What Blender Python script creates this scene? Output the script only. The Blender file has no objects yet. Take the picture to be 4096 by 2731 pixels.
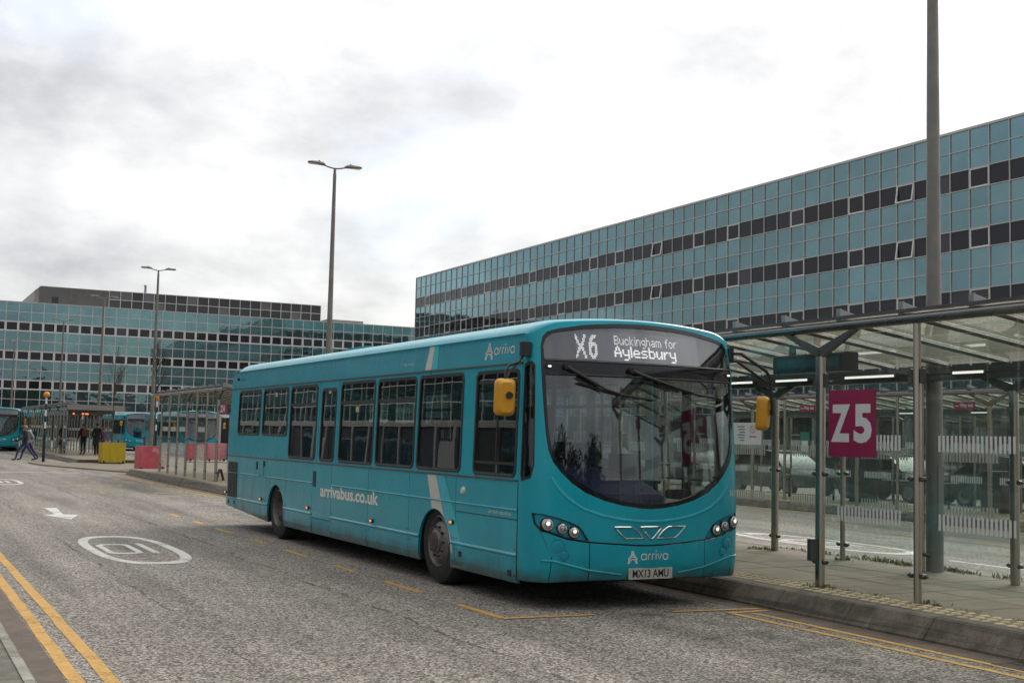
import bpy, bmesh, math, random
from mathutils import Vector, Matrix
from mathutils.geometry import tessellate_polygon
random.seed(7)
SC = bpy.context.scene
COL = SC.collection
R = math.radians

# ------------------------------------------------------------------ camera
cam_d = bpy.data.cameras.new('camera')
cam = bpy.data.objects.new('camera', cam_d)
COL.objects.link(cam)
right = Vector((0.89094702, -0.45353166, 0.02285668))
down = Vector((0.0555135, 0.05882234, -0.99672372))
fwd = Vector((0.45070129, 0.88929689, 0.07758472))
m = Matrix.Identity(4)
for i in range(3):
    m[i][0] = right[i]; m[i][1] = -down[i]; m[i][2] = -fwd[i]
m[0][3], m[1][3], m[2][3] = 0.0, 0.0, 1.66
cam.matrix_world = m
cam_d.sensor_width = 36.0
cam_d.lens = 43.4577
cam_d.clip_start = 0.05
cam_d.clip_end = 3000
SC.camera = cam

# ------------------------------------------------------------------ sky, sun, exposure
SUN_AZ, SUN_EL = R(62), R(34)          # azimuth from +Y towards +X
W = bpy.data.worlds.new('World'); SC.world = W; W.use_nodes = True
nt = W.node_tree; nt.nodes.clear()
def N(t, **kw):
    n = nt.nodes.new(t)
    for k, v in kw.items(): setattr(n, k, v)
    return n
def Lk(a, b): nt.links.new(a, b)
def M_(op, a, b=None, clamp=False):
    n = N('ShaderNodeMath', operation=op); n.use_clamp = clamp
    for i, v in enumerate((a, b)):
        if v is None: continue
        if isinstance(v, (int, float)): n.inputs[i].default_value = v
        else: Lk(v, n.inputs[i])
    return n.outputs[0]
sky = N('ShaderNodeTexSky', sky_type='NISHITA', sun_disc=False, sun_elevation=SUN_EL, sun_rotation=SUN_AZ, air_density=1.0, dust_density=2.0)
bg_sky = N('ShaderNodeBackground'); bg_sky.inputs[1].default_value = 0.08; Lk(sky.outputs[0], bg_sky.inputs[0])
tc = N('ShaderNodeTexCoord'); sep = N('ShaderNodeSeparateXYZ'); Lk(tc.outputs['Generated'], sep.inputs[0])
zc = M_('ADD', M_('MAXIMUM', sep.outputs[2], 0.0), 0.42)
cmb = N('ShaderNodeCombineXYZ')
Lk(M_('DIVIDE', sep.outputs[0], zc), cmb.inputs[0]); Lk(M_('DIVIDE', sep.outputs[1], zc), cmb.inputs[1])
mp = N('ShaderNodeMapping'); mp.inputs['Location'].default_value = (-17.2, 21.8, 0); Lk(cmb.outputs[0], mp.inputs[0])
n1 = N('ShaderNodeTexNoise'); n1.inputs['Scale'].default_value = 1.5; n1.inputs['Detail'].default_value = 7; n1.inputs['Roughness'].default_value = 0.52; n1.inputs['Distortion'].default_value = 0.1
Lk(mp.outputs[0], n1.inputs['Vector'])
n2 = N('ShaderNodeTexNoise'); n2.inputs['Scale'].default_value = 4.6; n2.inputs['Detail'].default_value = 7; n2.inputs['Roughness'].default_value = 0.6; n2.inputs['Distortion'].default_value = 0.1
Lk(mp.outputs[0], n2.inputs['Vector'])
dens = M_('ADD', M_('MULTIPLY', n1.outputs[0], 0.68), M_('MULTIPLY', n2.outputs[0], 0.34))
# veiled sun: cloud gets thinner and brighter towards the sun's side of the sky
dot = N('ShaderNodeVectorMath', operation='DOT_PRODUCT'); Lk(tc.outputs['Generated'], dot.inputs[0])
dot.inputs[1].default_value = (math.sin(SUN_AZ) * math.cos(SUN_EL), math.cos(SUN_AZ) * math.cos(SUN_EL), math.sin(SUN_EL))
glow = M_('MULTIPLY', M_('SUBTRACT', dot.outputs['Value'], 0.66), 0.30)
cr = N('ShaderNodeValToRGB')
e = cr.color_ramp.elements
e[0].position = 0.31; e[0].color = (0.150, 0.151, 0.155, 1)
e[1].position = 0.66; e[1].color = (0.47, 0.465, 0.455, 1)
x = cr.color_ramp.elements.new(0.39); x.color = (0.208, 0.209, 0.213, 1)
x = cr.color_ramp.elements.new(0.45); x.color = (0.268, 0.268, 0.270, 1)
x = cr.color_ramp.elements.new(0.51); x.color = (0.328, 0.326, 0.324, 1)
x = cr.color_ramp.elements.new(0.57); x.color = (0.395, 0.391, 0.385, 1)
Lk(M_('SUBTRACT', M_('ADD', dens, glow), 0.025), cr.inputs[0])
bg_c = N('ShaderNodeBackground'); Lk(M_('ADD', M_('MULTIPLY', M_('MAXIMUM', sep.outputs[2], 0.0), 1.5), 0.75), bg_c.inputs[1]); Lk(cr.outputs[0], bg_c.inputs[0])
n3 = N('ShaderNodeTexNoise'); n3.inputs['Scale'].default_value = 2.2; n3.inputs['Detail'].default_value = 4; Lk(cmb.outputs[0], n3.inputs['Vector'])
rift = N('ShaderNodeValToRGB'); rift.color_ramp.elements[0].position = 0.52; rift.color_ramp.elements[0].color = (.96, .96, .96, 1); rift.color_ramp.elements[1].position = 0.68; rift.color_ramp.elements[1].color = (.58, .58, .58, 1)
Lk(n3.outputs[0], rift.inputs[0])
mixw = N('ShaderNodeMixShader'); Lk(M_('SUBTRACT', rift.outputs[0], M_('MULTIPLY', M_('SUBTRACT', 0.22, M_('MINIMUM', M_('MAXIMUM', sep.outputs[2], 0.0), 0.22)), 0.45), True), mixw.inputs[0])
Lk(bg_sky.outputs[0], mixw.inputs[1]); Lk(bg_c.outputs[0], mixw.inputs[2])
wo = N('ShaderNodeOutputWorld'); Lk(mixw.outputs[0], wo.inputs[0])

sun_d = bpy.data.lights.new('sun', 'SUN'); sun_d.energy = 0.6; sun_d.angle = R(24); sun_d.color = (1.0, 0.96, 0.9)
sun = bpy.data.objects.new('sun', sun_d); COL.objects.link(sun)
sdir = Vector((math.sin(SUN_AZ) * math.cos(SUN_EL), math.cos(SUN_AZ) * math.cos(SUN_EL), math.sin(SUN_EL)))
sun.rotation_euler = sdir.to_track_quat('Z', 'Y').to_euler()
sun.location = (60, 30, 60)
SC.view_settings.view_transform = 'Standard'; SC.view_settings.look = 'None'
SC.view_settings.exposure = 1.52; SC.view_settings.gamma = 1.0; SC.view_settings.use_curve_mapping = False
SC.cycles.transparent_max_bounces = 32
SC.cycles.max_bounces = 10; SC.cycles.glossy_bounces = 5; SC.cycles.transmission_bounces = 6
SC.cycles.caustics_reflective = False; SC.cycles.caustics_refractive = False

# ------------------------------------------------------------------ materials
MATS = {}
def nmat(name):
    m = bpy.data.materials.new(name); m.use_nodes = True; m.node_tree.nodes.clear(); return m
class NT:
    def __init__(s, m): s.t = m.node_tree
    def n(s, t, **kw):
        n = s.t.nodes.new(t)
        for k, v in kw.items(): setattr(n, k, v)
        return n
    def l(s, a, b): s.t.links.new(a, b)
    def val(s, op, a, b=None, clamp=False):
        n = s.n('ShaderNodeMath', operation=op); n.use_clamp = clamp
        for i, v in enumerate((a, b)):
            if v is None: continue
            if isinstance(v, (int, float)): n.inputs[i].default_value = v
            else: s.l(v, n.inputs[i])
        return n.outputs[0]
    def noise(s, vec, scale, detail=4, rough=0.55, dist=0):
        n = s.n('ShaderNodeTexNoise'); n.inputs['Scale'].default_value = scale; n.inputs['Detail'].default_value = detail
        n.inputs['Roughness'].default_value = rough; n.inputs['Distortion'].default_value = dist; s.l(vec, n.inputs['Vector']); return n.outputs[0]
    def ramp(s, fac, stops):
        r = s.n('ShaderNodeValToRGB'); el = r.color_ramp.elements
        while len(el) < len(stops): el.new(0.5)
        for e, (p, c) in zip(el, stops):
            e.position = p; e.color = (c, c, c, 1) if isinstance(c, (int, float)) else (*c, 1)
        s.l(fac, r.inputs[0]); return r.outputs[0]
    def mix(s, fac, a, b, mode='MIX'):
        n = s.n('ShaderNodeMix', data_type='RGBA', blend_type=mode)
        for sock, v in ((n.inputs[0], fac), (n.inputs[6], a), (n.inputs[7], b)):
            if isinstance(v, (int, float)): sock.default_value = v
            elif isinstance(v, tuple): sock.default_value = (*v[:3], 1)
            else: s.l(v, sock)
        return n.outputs[2]
def mat(name, col, rough=0.5, metal=0.0, var=0.12, vs=6.0, bump=0.0, bs=60.0, coat=0.0, emit=None, es=0.0, spec=0.5, grime=0.0, streak=1.0, world=False):
    """plain painted / metal / plastic surface with soft tonal variation, optional grime and fine relief"""
    if name in MATS: return MATS[name]
    m = nmat(name); t = NT(m)
    o = t.n('ShaderNodeOutputMaterial'); p = t.n('ShaderNodeBsdfPrincipled'); t.l(p.outputs[0], o.inputs[0])
    tc = t.n('ShaderNodeTexCoord')
    if world:
        g = t.n('ShaderNodeNewGeometry'); vec = g.outputs['Position']
    else: vec = tc.outputs['Object']
    mpn = t.n('ShaderNodeMapping'); mpn.inputs['Scale'].default_value = (1, 1, 1 / streak); t.l(vec, mpn.inputs[0])
    v = mpn.outputs[0]
    base = t.mix(t.ramp(t.noise(v, vs, 5), [(0.3, 0.0), (0.7, 1.0)]), tuple(c * (1 - var) for c in col), tuple(min(1, c * (1 + var)) for c in col))
    if grime:
        gm = t.ramp(t.noise(v, vs * 0.6, 6, 0.65), [(0.48, 0.0), (0.75, grime)])
        base = t.mix(gm, base, tuple(0.25 * c + 0.03 for c in col))
    t.l(base, p.inputs['Base Color'])
    rr = t.ramp(t.noise(v, vs * 1.7, 4), [(0.3, max(0.0, rough - 0.08)), (0.7, min(1, rough + 0.08))]); t.l(rr, p.inputs['Roughness'])
    p.inputs['Metallic'].default_value = metal; p.inputs['Coat Weight'].default_value = coat; p.inputs['Coat Roughness'].default_value = 0.06
    p.inputs['Specular IOR Level'].default_value = spec
    if emit: p.inputs['Emission Color'].default_value = (*emit, 1); p.inputs['Emission Strength'].default_value = es
    if bump:
        b = t.n('ShaderNodeBump'); b.inputs['Strength'].default_value = bump; b.inputs['Distance'].default_value = 0.01
        t.l(t.noise(v, bs, 4), b.inputs['Height']); t.l(b.outputs[0], p.inputs['Normal'])
    MATS[name] = m; return m
def glass(name, tint, r0=0.05, wave=0.0, ws=3.0, rough=0.0, dirt=0.0, trans=False):
    """thin sheet glass: tinted see-through with a Schlick mirror on top, same for every viewer"""
    if name in MATS: return MATS[name]
    m = nmat(name); t = NT(m)
    o = t.n('ShaderNodeOutputMaterial'); mx = t.n('ShaderNodeMixShader'); t.l(mx.outputs[0], o.inputs[0])
    tr = t.n('ShaderNodeBsdfTransparent'); tr.inputs[0].default_value = (*tint, 1)
    gl = t.n('ShaderNodeBsdfGlossy'); gl.inputs['Roughness'].default_value = rough; gl.inputs['Color'].default_value = (0.95, 0.97, 0.97, 1)
    lw = t.n('ShaderNodeLayerWeight'); lw.inputs['Blend'].default_value = 0.5
    f = t.val('ADD', t.val('MULTIPLY', t.val('POWER', lw.outputs['Facing'], 5.0), 1 - r0), r0)
    t.l(f, mx.inputs[0]); 
    src = tr.outputs[0]
    tc = t.n('ShaderNodeTexCoord')
    if dirt:
        df = t.n('ShaderNodeBsdfTranslucent' if trans else 'ShaderNodeBsdfDiffuse'); df.inputs[0].default_value = (0.44, 0.415, 0.345, 1) if trans else (0.42, 0.41, 0.37, 1)
        ms = t.n('ShaderNodeMixShader')
        t.l(t.ramp(t.noise(tc.outputs['Object'], 2.2, 6, 0.7), [(0.35, dirt * 0.4), (0.75, dirt)]), ms.inputs[0])
        t.l(tr.outputs[0], ms.inputs[1]); t.l(df.outputs[0], ms.inputs[2]); src = ms.outputs[0]
    t.l(src, mx.inputs[1]); t.l(gl.outputs[0], mx.inputs[2])
    if wave:
        b = t.n('ShaderNodeBump'); b.inputs['Strength'].default_value = wave; b.inputs['Distance'].default_value = 0.02
        t.l(t.noise(tc.outputs['Object'], ws, 2), b.inputs['Height']); t.l(b.outputs[0], gl.inputs['Normal'])
    MATS[name] = m; return m
def facade_glass(name, col, metal, rough=0.03, wave=0.05):
    m = nmat(name); t = NT(m)
    o = t.n('ShaderNodeOutputMaterial'); p = t.n('ShaderNodeBsdfPrincipled'); t.l(p.outputs[0], o.inputs[0])
    g = t.n('ShaderNodeNewGeometry'); oi = t.n('ShaderNodeObjectInfo')
    k = t.ramp(oi.outputs['Random'], [(0.0, 0.92), (0.6, 1.0), (0.85, 1.04), (0.9, 1.05 if metal > .5 else 2.4), (1.0, 1.06 if metal > .5 else 3.0)])
    wn = t.ramp(t.noise(g.outputs['Position'], 0.35, 3), [(0.3, 0.9), (0.7, 1.08)])
    c = t.mix(1.0, t.mix(1.0, col, k, 'MULTIPLY'), wn, 'MULTIPLY')
    t.l(c, p.inputs['Base Color']); p.inputs['Metallic'].default_value = metal; p.inputs['Roughness'].default_value = rough
    b = t.n('ShaderNodeBump'); b.inputs['Strength'].default_value = wave; b.inputs['Distance'].default_value = 0.05
    t.l(t.noise(g.outputs['Position'], 0.9, 2), b.inputs['Height']); t.l(b.outputs[0], p.inputs['Normal'])
    MATS[name] = m; return m

def bus_paint(name, col):
    m = nmat(name); t = NT(m)
    o = t.n('ShaderNodeOutputMaterial'); p = t.n('ShaderNodeBsdfPrincipled'); t.l(p.outputs[0], o.inputs[0])
    tc = t.n('ShaderNodeTexCoord'); v = tc.outputs['Object']; sp = t.n('ShaderNodeSeparateXYZ'); t.l(v, sp.inputs[0])
    base = t.mix(t.ramp(t.noise(v, 1.6, 5), [(0.3, 0.0), (0.7, 1.0)]), tuple(c * 0.9 for c in col), tuple(c * 1.08 for c in col))
    mpn = t.n('ShaderNodeMapping'); mpn.inputs['Scale'].default_value = (3, 3, 0.7); t.l(v, mpn.inputs[0])
    # road film and run-down streaks, thickest along the skirt
    low = t.ramp(t.val('MULTIPLY', sp.outputs[2], 0.4), [(0.08, 0.40), (0.24, 0.14), (0.42, 0.0)])
    sn = t.ramp(t.noise(mpn.outputs[0], 1.3, 5, 0.6), [(0.35, 0.3), (0.75, 1.0)])
    base = t.mix(t.val('MULTIPLY', low, sn), base, (0.022, 0.070, 0.066))
    # brown splash along the bottom edge, soot behind the rear wheel and around the engine bay
    edge = t.ramp(t.val('ADD', sp.outputs[2], t.val('MULTIPLY', t.val('SUBTRACT', t.noise(v, 5.0, 5), 0.5), 0.25)), [(0.26, 0.75), (0.42, 0.0)])
    base = t.mix(edge, base, (0.050, 0.040, 0.030))
    ym = t.val('MULTIPLY', t.ramp(t.val('MULTIPLY', sp.outputs[1], 0.08), [(0.66, 0.0), (0.72, 1.0)]), t.ramp(t.val('MULTIPLY', sp.outputs[2], 0.5), [(0.40, 1.0), (0.60, 0.0)]))
    soot = t.ramp(t.noise(mpn.outputs[0], 1.5, 6, 0.75), [(0.46, 0.0), (0.66, 0.85)])
    base = t.mix(t.val('MULTIPLY', ym, soot), base, (0.018, 0.035, 0.034))
    t.l(base, p.inputs['Base Color'])
    t.l(t.ramp(t.noise(mpn.outputs[0], 3.0, 5), [(0.3, 0.26), (0.75, 0.34)]), p.inputs['Roughness'])
    p.inputs['Coat Weight'].default_value = 0.3; p.inputs['Coat Roughness'].default_value = 0.06; p.inputs['Specular IOR Level'].default_value = 0.28
    b = t.n('ShaderNodeBump'); b.inputs['Strength'].default_value = 0.07; b.inputs['Distance'].default_value = 0.03
    t.l(t.noise(v, 0.9, 1), b.inputs['Height']); t.l(b.outputs[0], p.inputs['Normal'])
    MATS[name] = m; return m
def road_mat():
    m = nmat('asphalt'); t = NT(m)
    o = t.n('ShaderNodeOutputMaterial'); p = t.n('ShaderNodeBsdfPrincipled'); t.l(p.outputs[0], o.inputs[0])
    g = t.n('ShaderNodeNewGeometry'); v = g.outputs['Position']
    vo = t.n('ShaderNodeTexVoronoi'); vo.inputs['Scale'].default_value = 60; t.l(v, vo.inputs['Vector'])
    sc = t.n('ShaderNodeSeparateColor'); t.l(vo.outputs['Color'], sc.inputs[0])
    chip = t.ramp(t.val('ADD', t.val('MULTIPLY', sc.outputs[0], 0.6), t.val('MULTIPLY', t.noise(v, 38, 5, 0.7), 0.55)), [(0.37, (0.070, 0.059, 0.052)), (0.525, (0.142, 0.126, 0.112)), (0.65, (0.272, 0.254, 0.229)), (0.84, (0.43, 0.408, 0.368))])
    big = t.ramp(t.noise(v, 0.35, 5, 0.6), [(0.3, 0.78), (0.7, 1.1)])
    c = t.mix(1.0, chip, big, 'MULTIPLY')
    # worn wheel tracks and oil: long dark streaks along the lane
    mpn = t.n('ShaderNodeMapping'); mpn.inputs['Scale'].default_value = (1.3, 0.09, 1); t.l(v, mpn.inputs[0])
    st = t.ramp(t.noise(mpn.outputs[0], 1.0, 5, 0.6), [(0.36, 1.14), (0.50, 0.98), (0.68, 0.58)])
    c = t.mix(1.0, c, st, 'MULTIPLY'); c = t.mix(1.0, c, (1.0, 0.965, 0.90), 'MULTIPLY')
    # old construction joints and cracks
    sp = t.n('ShaderNodeSeparateXYZ'); t.l(v, sp.inputs[0])
    wob = t.val('MULTIPLY', t.val('SUBTRACT', t.noise(v, 0.8, 6, 0.7), 0.5), 0.55)
    for x0, w in ((4.35, 0.022), (2.45, 0.012), (15.2, 0.02), (17.3, 0.015)):
        dx = t.val('ABSOLUTE', t.val('ADD', t.val('SUBTRACT', sp.outputs[0], x0), wob))
        br = t.ramp(t.noise(v, 1.4, 3), [(0.42, 0.0), (0.55, 0.75)])
        k = t.val('MULTIPLY', t.val('LESS_THAN', dx, w), br)
        c = t.mix(k, c, (0.022, 0.02, 0.018))
    for y0, w in ((29.5, 0.03), (39.0, 0.05), (46.0, 0.06)):
        dy = t.val('ABSOLUTE', t.val('ADD', t.val('SUBTRACT', sp.outputs[1], y0), t.val('MULTIPLY', wob, 3.0)))
        br = t.ramp(t.noise(v, 0.5, 3), [(0.45, 0.0), (0.55, 0.6)])
        c = t.mix(t.val('MULTIPLY', t.val('LESS_THAN', dy, w), br), c, (0.03, 0.028, 0.025))
    # oil drips where buses stand, tyre-polished bands where they pull in
    bay = t.val('MULTIPLY', t.ramp(t.val('ABSOLUTE', t.val('SUBTRACT', sp.outputs[0], 6.9)), [(0.25, 1.0), (1.3, 0.0)]), t.ramp(t.noise(v, 1.9, 6, 0.72), [(0.46, 0.0), (0.66, 0.7)]))
    c = t.mix(bay, c, (0.028, 0.026, 0.024))
    spot = t.ramp(t.noise(v, 6.5, 4, 0.6), [(0.70, 0.0), (0.76, 0.55)])
    c = t.mix(spot, c, (0.035, 0.032, 0.03))
    t.l(c, p.inputs['Base Color']); p.inputs['Roughness'].default_value = 0.82; p.inputs['Specular IOR Level'].default_value = 0.35
    b = t.n('ShaderNodeBump'); b.inputs['Strength'].default_value = 0.8; b.inputs['Distance'].default_value = 0.006
    t.l(t.val('ADD', vo.outputs['Distance'], t.noise(v, 45, 4)), b.inputs['Height']); t.l(b.outputs[0], p.inputs['Normal'])
    MATS['asphalt'] = m; return m
def ground_mat(name, col, var, s1, s2, bump=0.3, moss=0.0, dark=0.5, mosscol=(0.07, 0.085, 0.03), ds=1.1, scuff=0.0):
    m = nmat(name); t = NT(m)
    o = t.n('ShaderNodeOutputMaterial'); p = t.n('ShaderNodeBsdfPrincipled'); t.l(p.outputs[0], o.inputs[0])
    g = t.n('ShaderNodeNewGeometry'); v = g.outputs['Position']; oi = t.n('ShaderNodeObjectInfo')
    c = t.mix(t.ramp(t.noise(v, s1, 6, 0.65), [(0.3, 0.0), (0.7, 1.0)]), tuple(a * (1 - var) for a in col), tuple(a * (1 + var) for a in col))
    c = t.mix(1.0, c, t.ramp(oi.outputs['Random'], [(0, 0.88), (1, 1.1)]), 'MULTIPLY')
    c = t.mix(1.0, c, t.ramp(t.noise(v, s2, 4, 0.7), [(0.3, 0.75), (0.7, 1.15)]), 'MULTIPLY')
    c = t.mix(t.ramp(t.noise(v, ds, 6, 0.7), [(0.46, 0.0), (0.68, dark)]), c, tuple(a * 0.3 for a in col))
    if scuff:
        mq = t.n('ShaderNodeMapping'); mq.inputs['Scale'].default_value = (9, 0.35, 26); t.l(v, mq.inputs[0])
        c = t.mix(t.ramp(t.noise(mq.outputs[0], 1.0, 5, 0.6), [(0.50, 0.0), (0.64, scuff)]), c, (0.022, 0.020, 0.018))
        mr = t.n('ShaderNodeMapping'); mr.inputs['Scale'].default_value = (1, 3.2, 0.4); t.l(v, mr.inputs[0])
        c = t.mix(t.ramp(t.noise(mr.outputs[0], 2.0, 5, 0.7), [(0.60, 0.0), (0.72, 0.5)]), c, (0.24, 0.215, 0.17))
    if moss: c = t.mix(t.ramp(t.noise(v, 3.1, 7, 0.75), [(0.52, 0.0), (0.68, moss)]), c, mosscol)
    t.l(c, p.inputs['Base Color']); p.inputs['Roughness'].default_value = 0.85
    b = t.n('ShaderNodeBump'); b.inputs['Strength'].default_value = bump; b.inputs['Distance'].default_value = 0.006
    t.l(t.noise(v, s2, 5), b.inputs['Height']); t.l(b.outputs[0], p.inputs['Normal'])
    MATS[name] = m; return m
def paint_mark(name, col, wear=0.5):
    m = nmat(name); t = NT(m)
    o = t.n('ShaderNodeOutputMaterial'); p = t.n('ShaderNodeBsdfPrincipled')
    g = t.n('ShaderNodeNewGeometry'); v = g.outputs['Position']
    c = t.mix(t.ramp(t.noise(v, 9, 6, 0.7), [(0.3, 0.0), (0.75, 1.0)]), col, tuple(a * 0.6 for a in col))
    t.l(c, p.inputs['Base Color']); p.inputs['Roughness'].default_value = 0.7
    tr = t.n('ShaderNodeBsdfTransparent'); mx = t.n('ShaderNodeMixShader')
    k = t.val('ADD', t.val('MULTIPLY', t.noise(v, 46, 4, 0.75), 0.55), t.val('MULTIPLY', t.noise(v, 1.7, 5, 0.6), 0.5))
    t.l(t.ramp(k, [(0.5 + 0.14 * (1 - wear), 0.0), (0.62 + 0.14 * (1 - wear), 0.9)]), mx.inputs[0])
    t.l(p.outputs[0], mx.inputs[1]); t.l(tr.outputs[0], mx.inputs[2]); t.l(mx.outputs[0], o.inputs[0])
    MATS[name] = m; return m

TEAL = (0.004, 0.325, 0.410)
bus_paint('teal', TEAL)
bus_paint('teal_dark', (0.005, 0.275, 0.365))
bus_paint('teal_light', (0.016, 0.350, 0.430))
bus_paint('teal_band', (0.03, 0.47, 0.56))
bus_paint('cream', (0.60, 0.58, 0.53))
mat('rubber', (0.012, 0.012, 0.013), 0.45, var=0.2)
mat('tyre', (0.018, 0.017, 0.016), 0.85, var=0.35, vs=14, bump=0.4, bs=40)
mat('black_plastic', (0.014, 0.014, 0.016), 0.48, var=0.2)
mat('gloss_black', (0.012, 0.012, 0.015), 0.12, var=0.1)
mat('trim_grey', (0.075, 0.07, 0.072), 0.35, var=0.2)
mat('steel', (0.42, 0.385, 0.335), 0.30, 1.0, var=0.12, vs=2.5, grime=0.12, streak=5)
mat('steel_dark', (0.10, 0.097, 0.092), 0.42, 0.6, var=0.15, grime=0.2)
mat('steel_beam', (0.24, 0.24, 0.235), 0.28, 0.9, var=0.1, vs=2)
mat('galv', (0.30, 0.31, 0.31), 0.45, 0.7, var=0.15)
mat('column_grey', (0.215, 0.20, 0.18), 0.5, 0.25, var=0.15, vs=3, grime=0.35)
mat('hub', (0.17, 0.162, 0.15), 0.5, 0.4, var=0.3, vs=12, grime=0.6)
mat('hub_dark', (0.06, 0.045, 0.04), 0.6, 0.2, var=0.4, vs=20)
mat('chrome', (0.75, 0.74, 0.72), 0.12, 1.0, var=0.05)
mat('mirror_yellow', (0.62, 0.30, 0.015), 0.4, var=0.08)
mat('lens', (0.75, 0.76, 0.78), 0.08, 0.6, emit=(1, 0.98, 0.95), es=0.12, var=0.5, vs=60)
mat('lens_dim', (0.55, 0.54, 0.52), 0.1, 0.7, var=0.4, vs=60)
mat('amber', (0.6, 0.10, 0.02), 0.25, emit=(1.0, 0.22, 0.05), es=0.5)
mat('amber_off', (0.30, 0.07, 0.02), 0.25)
mat('lamp_white', (0.9, 0.9, 0.85), 0.2, emit=(1, 0.97, 0.9), es=0.30)
mat('white_print', (0.62, 0.62, 0.58), 0.45, var=0.06, vs=30)
mat('cream_print', (0.74, 0.70, 0.63), 0.45, var=0.08, vs=30)
mat('plate_white', (0.42, 0.42, 0.38), 0.4, var=0.1, vs=20, grime=0.35)
mat('plate_black', (0.01, 0.01, 0.01), 0.4)
mat('led', (0.9, 0.9, 0.85), 0.4, emit=(1.0, 0.98, 0.92), es=0.34)
mat('display_panel', (0.15, 0.165, 0.19), 0.6, var=0.05)
mat('interior_dark', (0.03, 0.03, 0.033), 0.7, var=0.2)
mat('interior_grey', (0.13, 0.13, 0.13), 0.7, var=0.15)
mat('dash_blue', (0.022, 0.030, 0.085), 0.6, var=0.15)
mat('seat_blue', (0.012, 0.03, 0.09), 0.85, var=0.4, vs=30)
mat('pole_blue', (0.02, 0.04, 0.06), 0.4)
mat('sticker', (0.45, 0.40, 0.25), 0.6, var=0.2, vs=60)
mat('vent_black', (0.02, 0.022, 0.022), 0.6, bump=0.5, bs=90)
glass('bus_glass', (0.78, 0.83, 0.81), 0.05, wave=0.06, ws=0.9)
glass('screen_glass', (0.88, 0.905, 0.90), 0.085, wave=0.01, ws=0.8)
glass('dest_glass', (0.85, 0.86, 0.87), 0.10, wave=0.02)
glass('shelter_glass', (0.93, 0.965, 0.95), 0.03, wave=0.01, ws=1.0, dirt=0.03)
glass('roof_glass_far', (0.35, 0.36, 0.34), 0.03, dirt=0.3, trans=True)
glass('roof_glass', (0.80, 0.80, 0.74), 0.03, dirt=0.5, trans=True)
facade_glass('pane_teal', (0.238, 0.385, 0.405), 0.92, 0.03, 0.14)
facade_glass('pane_plant', (0.055, 0.052, 0.052), 0.0, 0.05, 0.03)
facade_glass('pane_dark', (0.022, 0.021, 0.027), 0.0, 0.03, 0.05)
mat('mullion', (0.54, 0.53, 0.51), 0.5, 0.0, var=0.08)
mat('car_glass', (0.010, 0.011, 0.012), 0.3, spec=0.12)
mat('frame_white', (0.78, 0.78, 0.76), 0.5, var=0.08)
mat('core_dark', (0.02, 0.022, 0.025), 0.8)
mat('cladding_grey', (0.25, 0.24, 0.23), 0.6, var=0.1, vs=2)
mat('roof_grey', (0.20, 0.20, 0.20), 0.8)
road_mat()
ground_mat('kerb_concrete', (0.145, 0.12, 0.09), 0.4, 5, 45, 0.6, moss=0.3, dark=0.85, ds=2.6, scuff=0.75)
ground_mat('kerb_pale', (0.26, 0.245, 0.205), 0.3, 6, 45, 0.4, moss=0.4, dark=0.7, ds=2.0)
ground_mat('paving', (0.182, 0.152, 0.104), 0.2, 4, 60, 0.25, moss=0.12, dark=0.35)
ground_mat('channel', (0.115, 0.084, 0.062), 0.3, 5, 70, 0.4, moss=0.15, dark=0.5)
ground_mat('tactile_base', (0.12, 0.10, 0.07), 0.25, 6, 60, 0.3, moss=0.3)
ground_mat('tactile_pad', (0.46, 0.37, 0.20), 0.2, 8, 60, 0.2)
ground_mat('verge', (0.14, 0.13, 0.10), 0.4, 5, 60, 0.6, moss=0.7, dark=0.6, ds=3.0)
paint_mark('yellow_paint', (0.56, 0.31, 0.062), 0.52)
paint_mark('yellow_worn', (0.50, 0.29, 0.07), 0.72)
paint_mark('white_paint', (0.62, 0.60, 0.54), 0.58)
mat('magenta', (0.25, 0.013, 0.068), 0.5, var=0.05)
mat('sign_white', (0.60, 0.61, 0.60), 0.5, var=0.05)
mat('weed', (0.17, 0.18, 0.06), 0.8, var=0.5, vs=9)
mat('bark', (0.07, 0.055, 0.04), 0.9, var=0.3)
mat('brick_dark', (0.06, 0.05, 0.045), 0.8, var=0.2, vs=2)
mat('leaf_dark', (0.022, 0.03, 0.014), 0.8, var=0.5, vs=1.0, world=True)
mat('globe', (0.75, 0.26, 0.02), 0.35, var=0.1)
mat('planter_yellow', (0.52, 0.37, 0.015), 0.5, var=0.15, vs=4, streak=4, grime=0.35)
mat('planter_red', (0.56, 0.105, 0.125), 0.5, var=0.15, vs=4, grime=0.3)
mat('planter_purple', (0.12, 0.06, 0.14), 0.5)
mat('planter_pink', (0.60, 0.26, 0.28), 0.5)
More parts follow.
